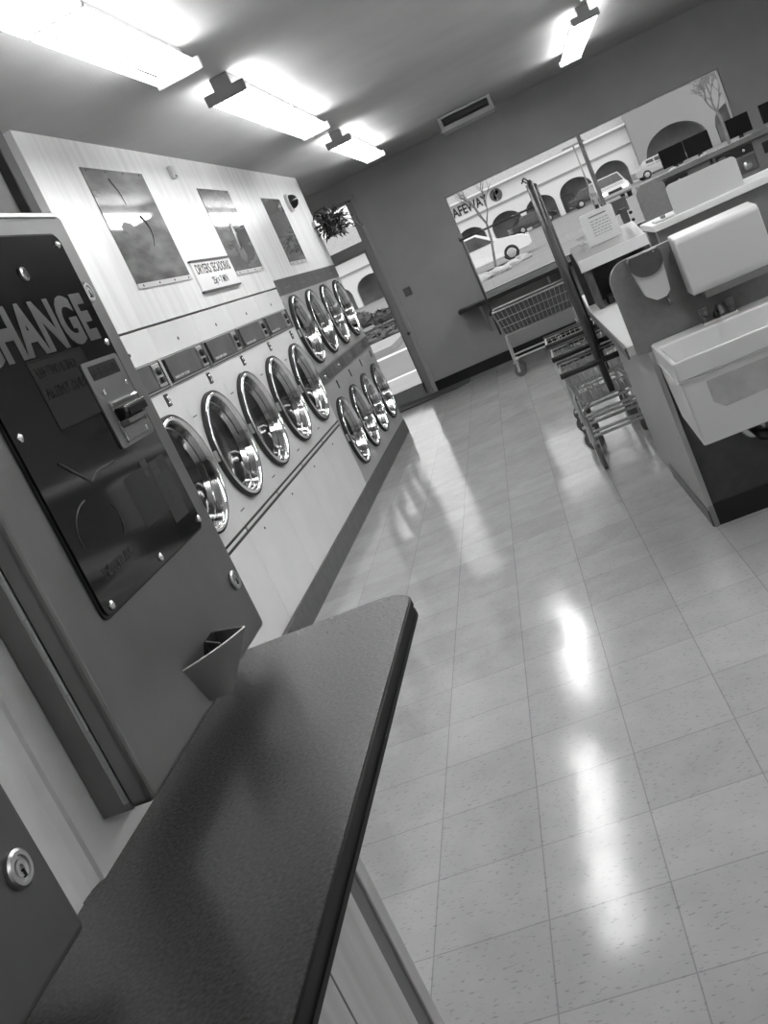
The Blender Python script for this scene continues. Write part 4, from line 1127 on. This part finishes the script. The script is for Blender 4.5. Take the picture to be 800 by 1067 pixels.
# cars
def car(name, c, ang, paint, label, ln=4.6, ht=1.6, suv=True, lights=False):
    t = thing(name, (0, 0, 0), label, 'car')
    w = .92; hb = .30; bh = ht*.60
    if suv: prof = [(-ln/2, hb+.1), (-ln/2, bh), (-ln/2+.12, ht-.06), (-ln/2+.35, ht), (ln*.08, ht), (ln*.25, bh+.04), (ln*.44, bh-.10), (ln/2, bh-.30), (ln/2, hb+.1), (ln/2-.15, hb), (-ln/2+.15, hb)]
    else: prof = [(-ln/2, hb+.1), (-ln/2, bh), (-ln*.36, bh+.05), (-ln*.22, ht), (ln*.06, ht), (ln*.24, bh+.04), (ln*.44, bh-.08), (ln/2, bh-.28), (ln/2, hb+.05), (-ln/2+.1, hb)]
    mb = MB(); mb.prism([(x, -w, z) for x, z in prof], (0, 2*w, 0))
    for v in mb.bm.verts:
        if v.co.z > bh+.1: v.co.y *= .84
    bmesh.ops.bevel(mb.bm, geom=list(mb.bm.edges), offset=.05, segments=2, affect='EDGES', profile=.5)
    mb.build('car_body', paint, t)
    top, b2 = ht-.10, bh+.05
    x0 = -ln/2+.28 if suv else -ln*.27
    for s_ in (-1, 1):
        mb = MB(); yy = lambda z: s_*w*(1-.16*max(0, (z-bh)/(ht-bh)))+s_*.006
        for p, q, r_, s2 in ((x0, x0+.05, -.55, -.55), (-.45, -.45, ln*.21, ln*.08-.04)):
            mb.quad((p, yy(b2), b2), (r_, yy(b2), b2), (s2, yy(top), top), (q, yy(top), top))
        mb.build('side_window', M['carglass'], t)
    mb = MB(); a = V((ln*.25, 0, bh+.04)); b = V((ln*.08, 0, ht)); n = V((ht-bh-.04, 0, ln*.17)).normalized()*.012
    p, q = a+(b-a)*.1+n, a+(b-a)*.9+n
    mb.quad((p.x, -w*.88, p.z), (p.x, w*.88, p.z), (q.x, w*.76, q.z), (q.x, -w*.76, q.z)); mb.build('windscreen', M['carglass'], t)
    for x in (-ln*.31, ln*.31):
        for s_ in (-1, 1):
            mb = MB(); mb.lathe((x, s_*(w-.19), .34), (0, s_, 0), [(.2, 0), (.34, .0), (.34, .2), (.24, .21), (.20, .17)], 24); wh = mb.build('wheel', M['tyre'], t)
            mb = MB(); mb.lathe((x, s_*(w-.19), .34), (0, s_, 0), [(.215, .17), (.18, .19), (.06, .20), (0, .205)], 20); mb.build('rim', M['carsilver'], wh)
    mb = MB()
    for s_ in (-1, 1): mb.box(ln/2-.04, ln/2+.02, s_*.62-.16, s_*.62+.16, bh-.36, bh-.18, .03)
    mb.build('headlight', M['headlamp'] if lights else M['plasticwhite'], t)
    MB().box(ln/2-.02, ln/2+.015, -.40, .40, bh-.40, bh-.24, .02).build('grille', M['blackrub'], t)
    t.location = (c[0], c[1], GZ); t.rotation_euler = (0, 0, ang)
    return t
car('pickup_suv', (-2.45, 47.3), .06, M['carwhite'], 'white car parked left in the shop window, below the store sign', 5.2, 1.72)
bpy.data.objects['pickup_suv'].name = 'parked_car'
car('parked_car', (1.05, 95.5), .3, M['cardark'], 'small dark car by the arcade, seen behind the rack poles', 4.3, 1.45, False)
car('parked_car', (5.55, 64.6), -PI/2+.05, M['carsilver'], 'silver car facing the shop with bright headlights, behind the notice board', 4.5, 1.6, True, True)
car('parked_car', (6.6, 92), .1, M['cardark'], 'dark car beside the silver one, seen through the window', 4.4, 1.4, False)
car('parked_car', (-18.4, 83), .05, M['carwhite'], 'white car seen through the glass door', 4.6, 1.6)
car('parked_car', (11.9, 88), .1, M['carsilver'], 'pale car far off near the entrance arch', 4.4, 1.45, False)

# planter with bare tree before the white car
rnd = random.Random(21)
mb = MB()
for k in range(16):
    mb.ball((-1.5+rnd.uniform(-1.0, 1.1), 41.3+rnd.uniform(-2, 1.6), GZ+.06), rnd.uniform(.15, .34), (1.3, 1.1, .6), 2)
for v in mb.bm.verts: v.co += V((rnd.uniform(-1, 1), rnd.uniform(-1, 1), rnd.uniform(-1, 1)))*.03
o = mb.build('planting_stones', M['boulder'], None, (-1.5, 41.3, GZ)); tag(o, 'stones and low plants around the bare tree in the car park', 'stones', None, 'stuff')
def tree(base, hgt, spread, label, seed, depth=4, r=.10, lean=0.0):
    rnd = random.Random(seed); mb = MB(); mt = MB()
    mt.tube([base, V(base)+V((.05+lean*.6, 0, hgt*.3)), V(base)+V((-.05+lean, 0, hgt*.45))], r, 8, r2=r*.7)
    def grow(p, d, l, rr, k, b):
        q = p+d*l; mid = (p+q)/2+V((rnd.uniform(-1, 1), rnd.uniform(-1, 1), 0))*l*.08
        b.tube([p, mid, q], rr, 5, r2=rr*.6)
        if k == 0: return
        for j in range(3 if k > 1 else 3):
            a = rnd.uniform(0, 2*PI); dd = (d+V((math.cos(a), math.sin(a), rnd.uniform(-.1, .5)))*spread).normalized()
            grow(p+d*l*rnd.uniform(.65, 1), dd, l*rnd.uniform(.6, .8), rr*.58, k-1, b)
    top = V(base)+V((-.05+lean, 0, hgt*.45))
    for j in range(3): 
        a = j*2.1+rnd.uniform(-.4, .4)
        grow(top, V((math.cos(a)*spread*.7, math.sin(a)*spread*.7, 1)).normalized(), hgt*.22, r*.6, depth-1, mb)
    t = thing('bare_tree', base, label, 'tree')
    mt.build('trunk', M['bark'], t); mb.build('branches', M['bark'], t)
tree((-1.55, 41.5, GZ), 4.2, .50, 'thin bare tree in front of the white car and the store sign', 8, 3, .055, .42)
tree((14.2, 72, GZ), 5.2, .75, 'wide bare tree in front of the grey entrance wall, above the black screens', 9, 6, .12)
t = thing('lamp_post', (5.9, 84, GZ), 'thin lamp post in the car park right of the window mullion', 'lamp post')
MB().tube([(5.9, 84, GZ), (5.9, 84, 4.6)], .06, 8).build('post', M['alum'], t)
MB().box(5.0, 6.8, 83.8, 84.2, 4.55, 4.7, .03).build('lamp_arm', M['alum'], t)

# ------------------------------------------------------------------ light
w = bpy.data.worlds.new('overcast_sky'); S.world = w; w.use_nodes = True
nt = w.node_tree; bg = nt.nodes['Background']
tc = nt.nodes.new('ShaderNodeTexCoord'); sp_ = nt.nodes.new('ShaderNodeSeparateXYZ'); nt.links.new(tc.outputs['Generated'], sp_.inputs[0])
mr = nt.nodes.new('ShaderNodeMapRange'); nt.links.new(sp_.outputs[2], mr.inputs['Value'])
mr.inputs['From Min'].default_value = -.1; mr.inputs['From Max'].default_value = .8
mr.inputs['To Min'].default_value = .85; mr.inputs['To Max'].default_value = 1.15
no = nt.nodes.new('ShaderNodeTexNoise'); no.inputs['Scale'].default_value = 2.5; nt.links.new(tc.outputs['Generated'], no.inputs['Vector'])
mm = nt.nodes.new('ShaderNodeMath'); mm.operation = 'MULTIPLY_ADD'; nt.links.new(no.outputs['Fac'], mm.inputs[0]); mm.inputs[1].default_value = .25; nt.links.new(mr.outputs[0], mm.inputs[2])
cc = nt.nodes.new('ShaderNodeCombineColor')
for i in range(3): nt.links.new(mm.outputs[0], cc.inputs[i])
nt.links.new(cc.outputs[0], bg.inputs['Color']); bg.inputs['Strength'].default_value = 1.55

S.view_settings.view_transform = 'Standard'; S.view_settings.look = 'None'
S.view_settings.exposure = 0.0; S.view_settings.gamma = 1.0; S.view_settings.use_curve_mapping = False
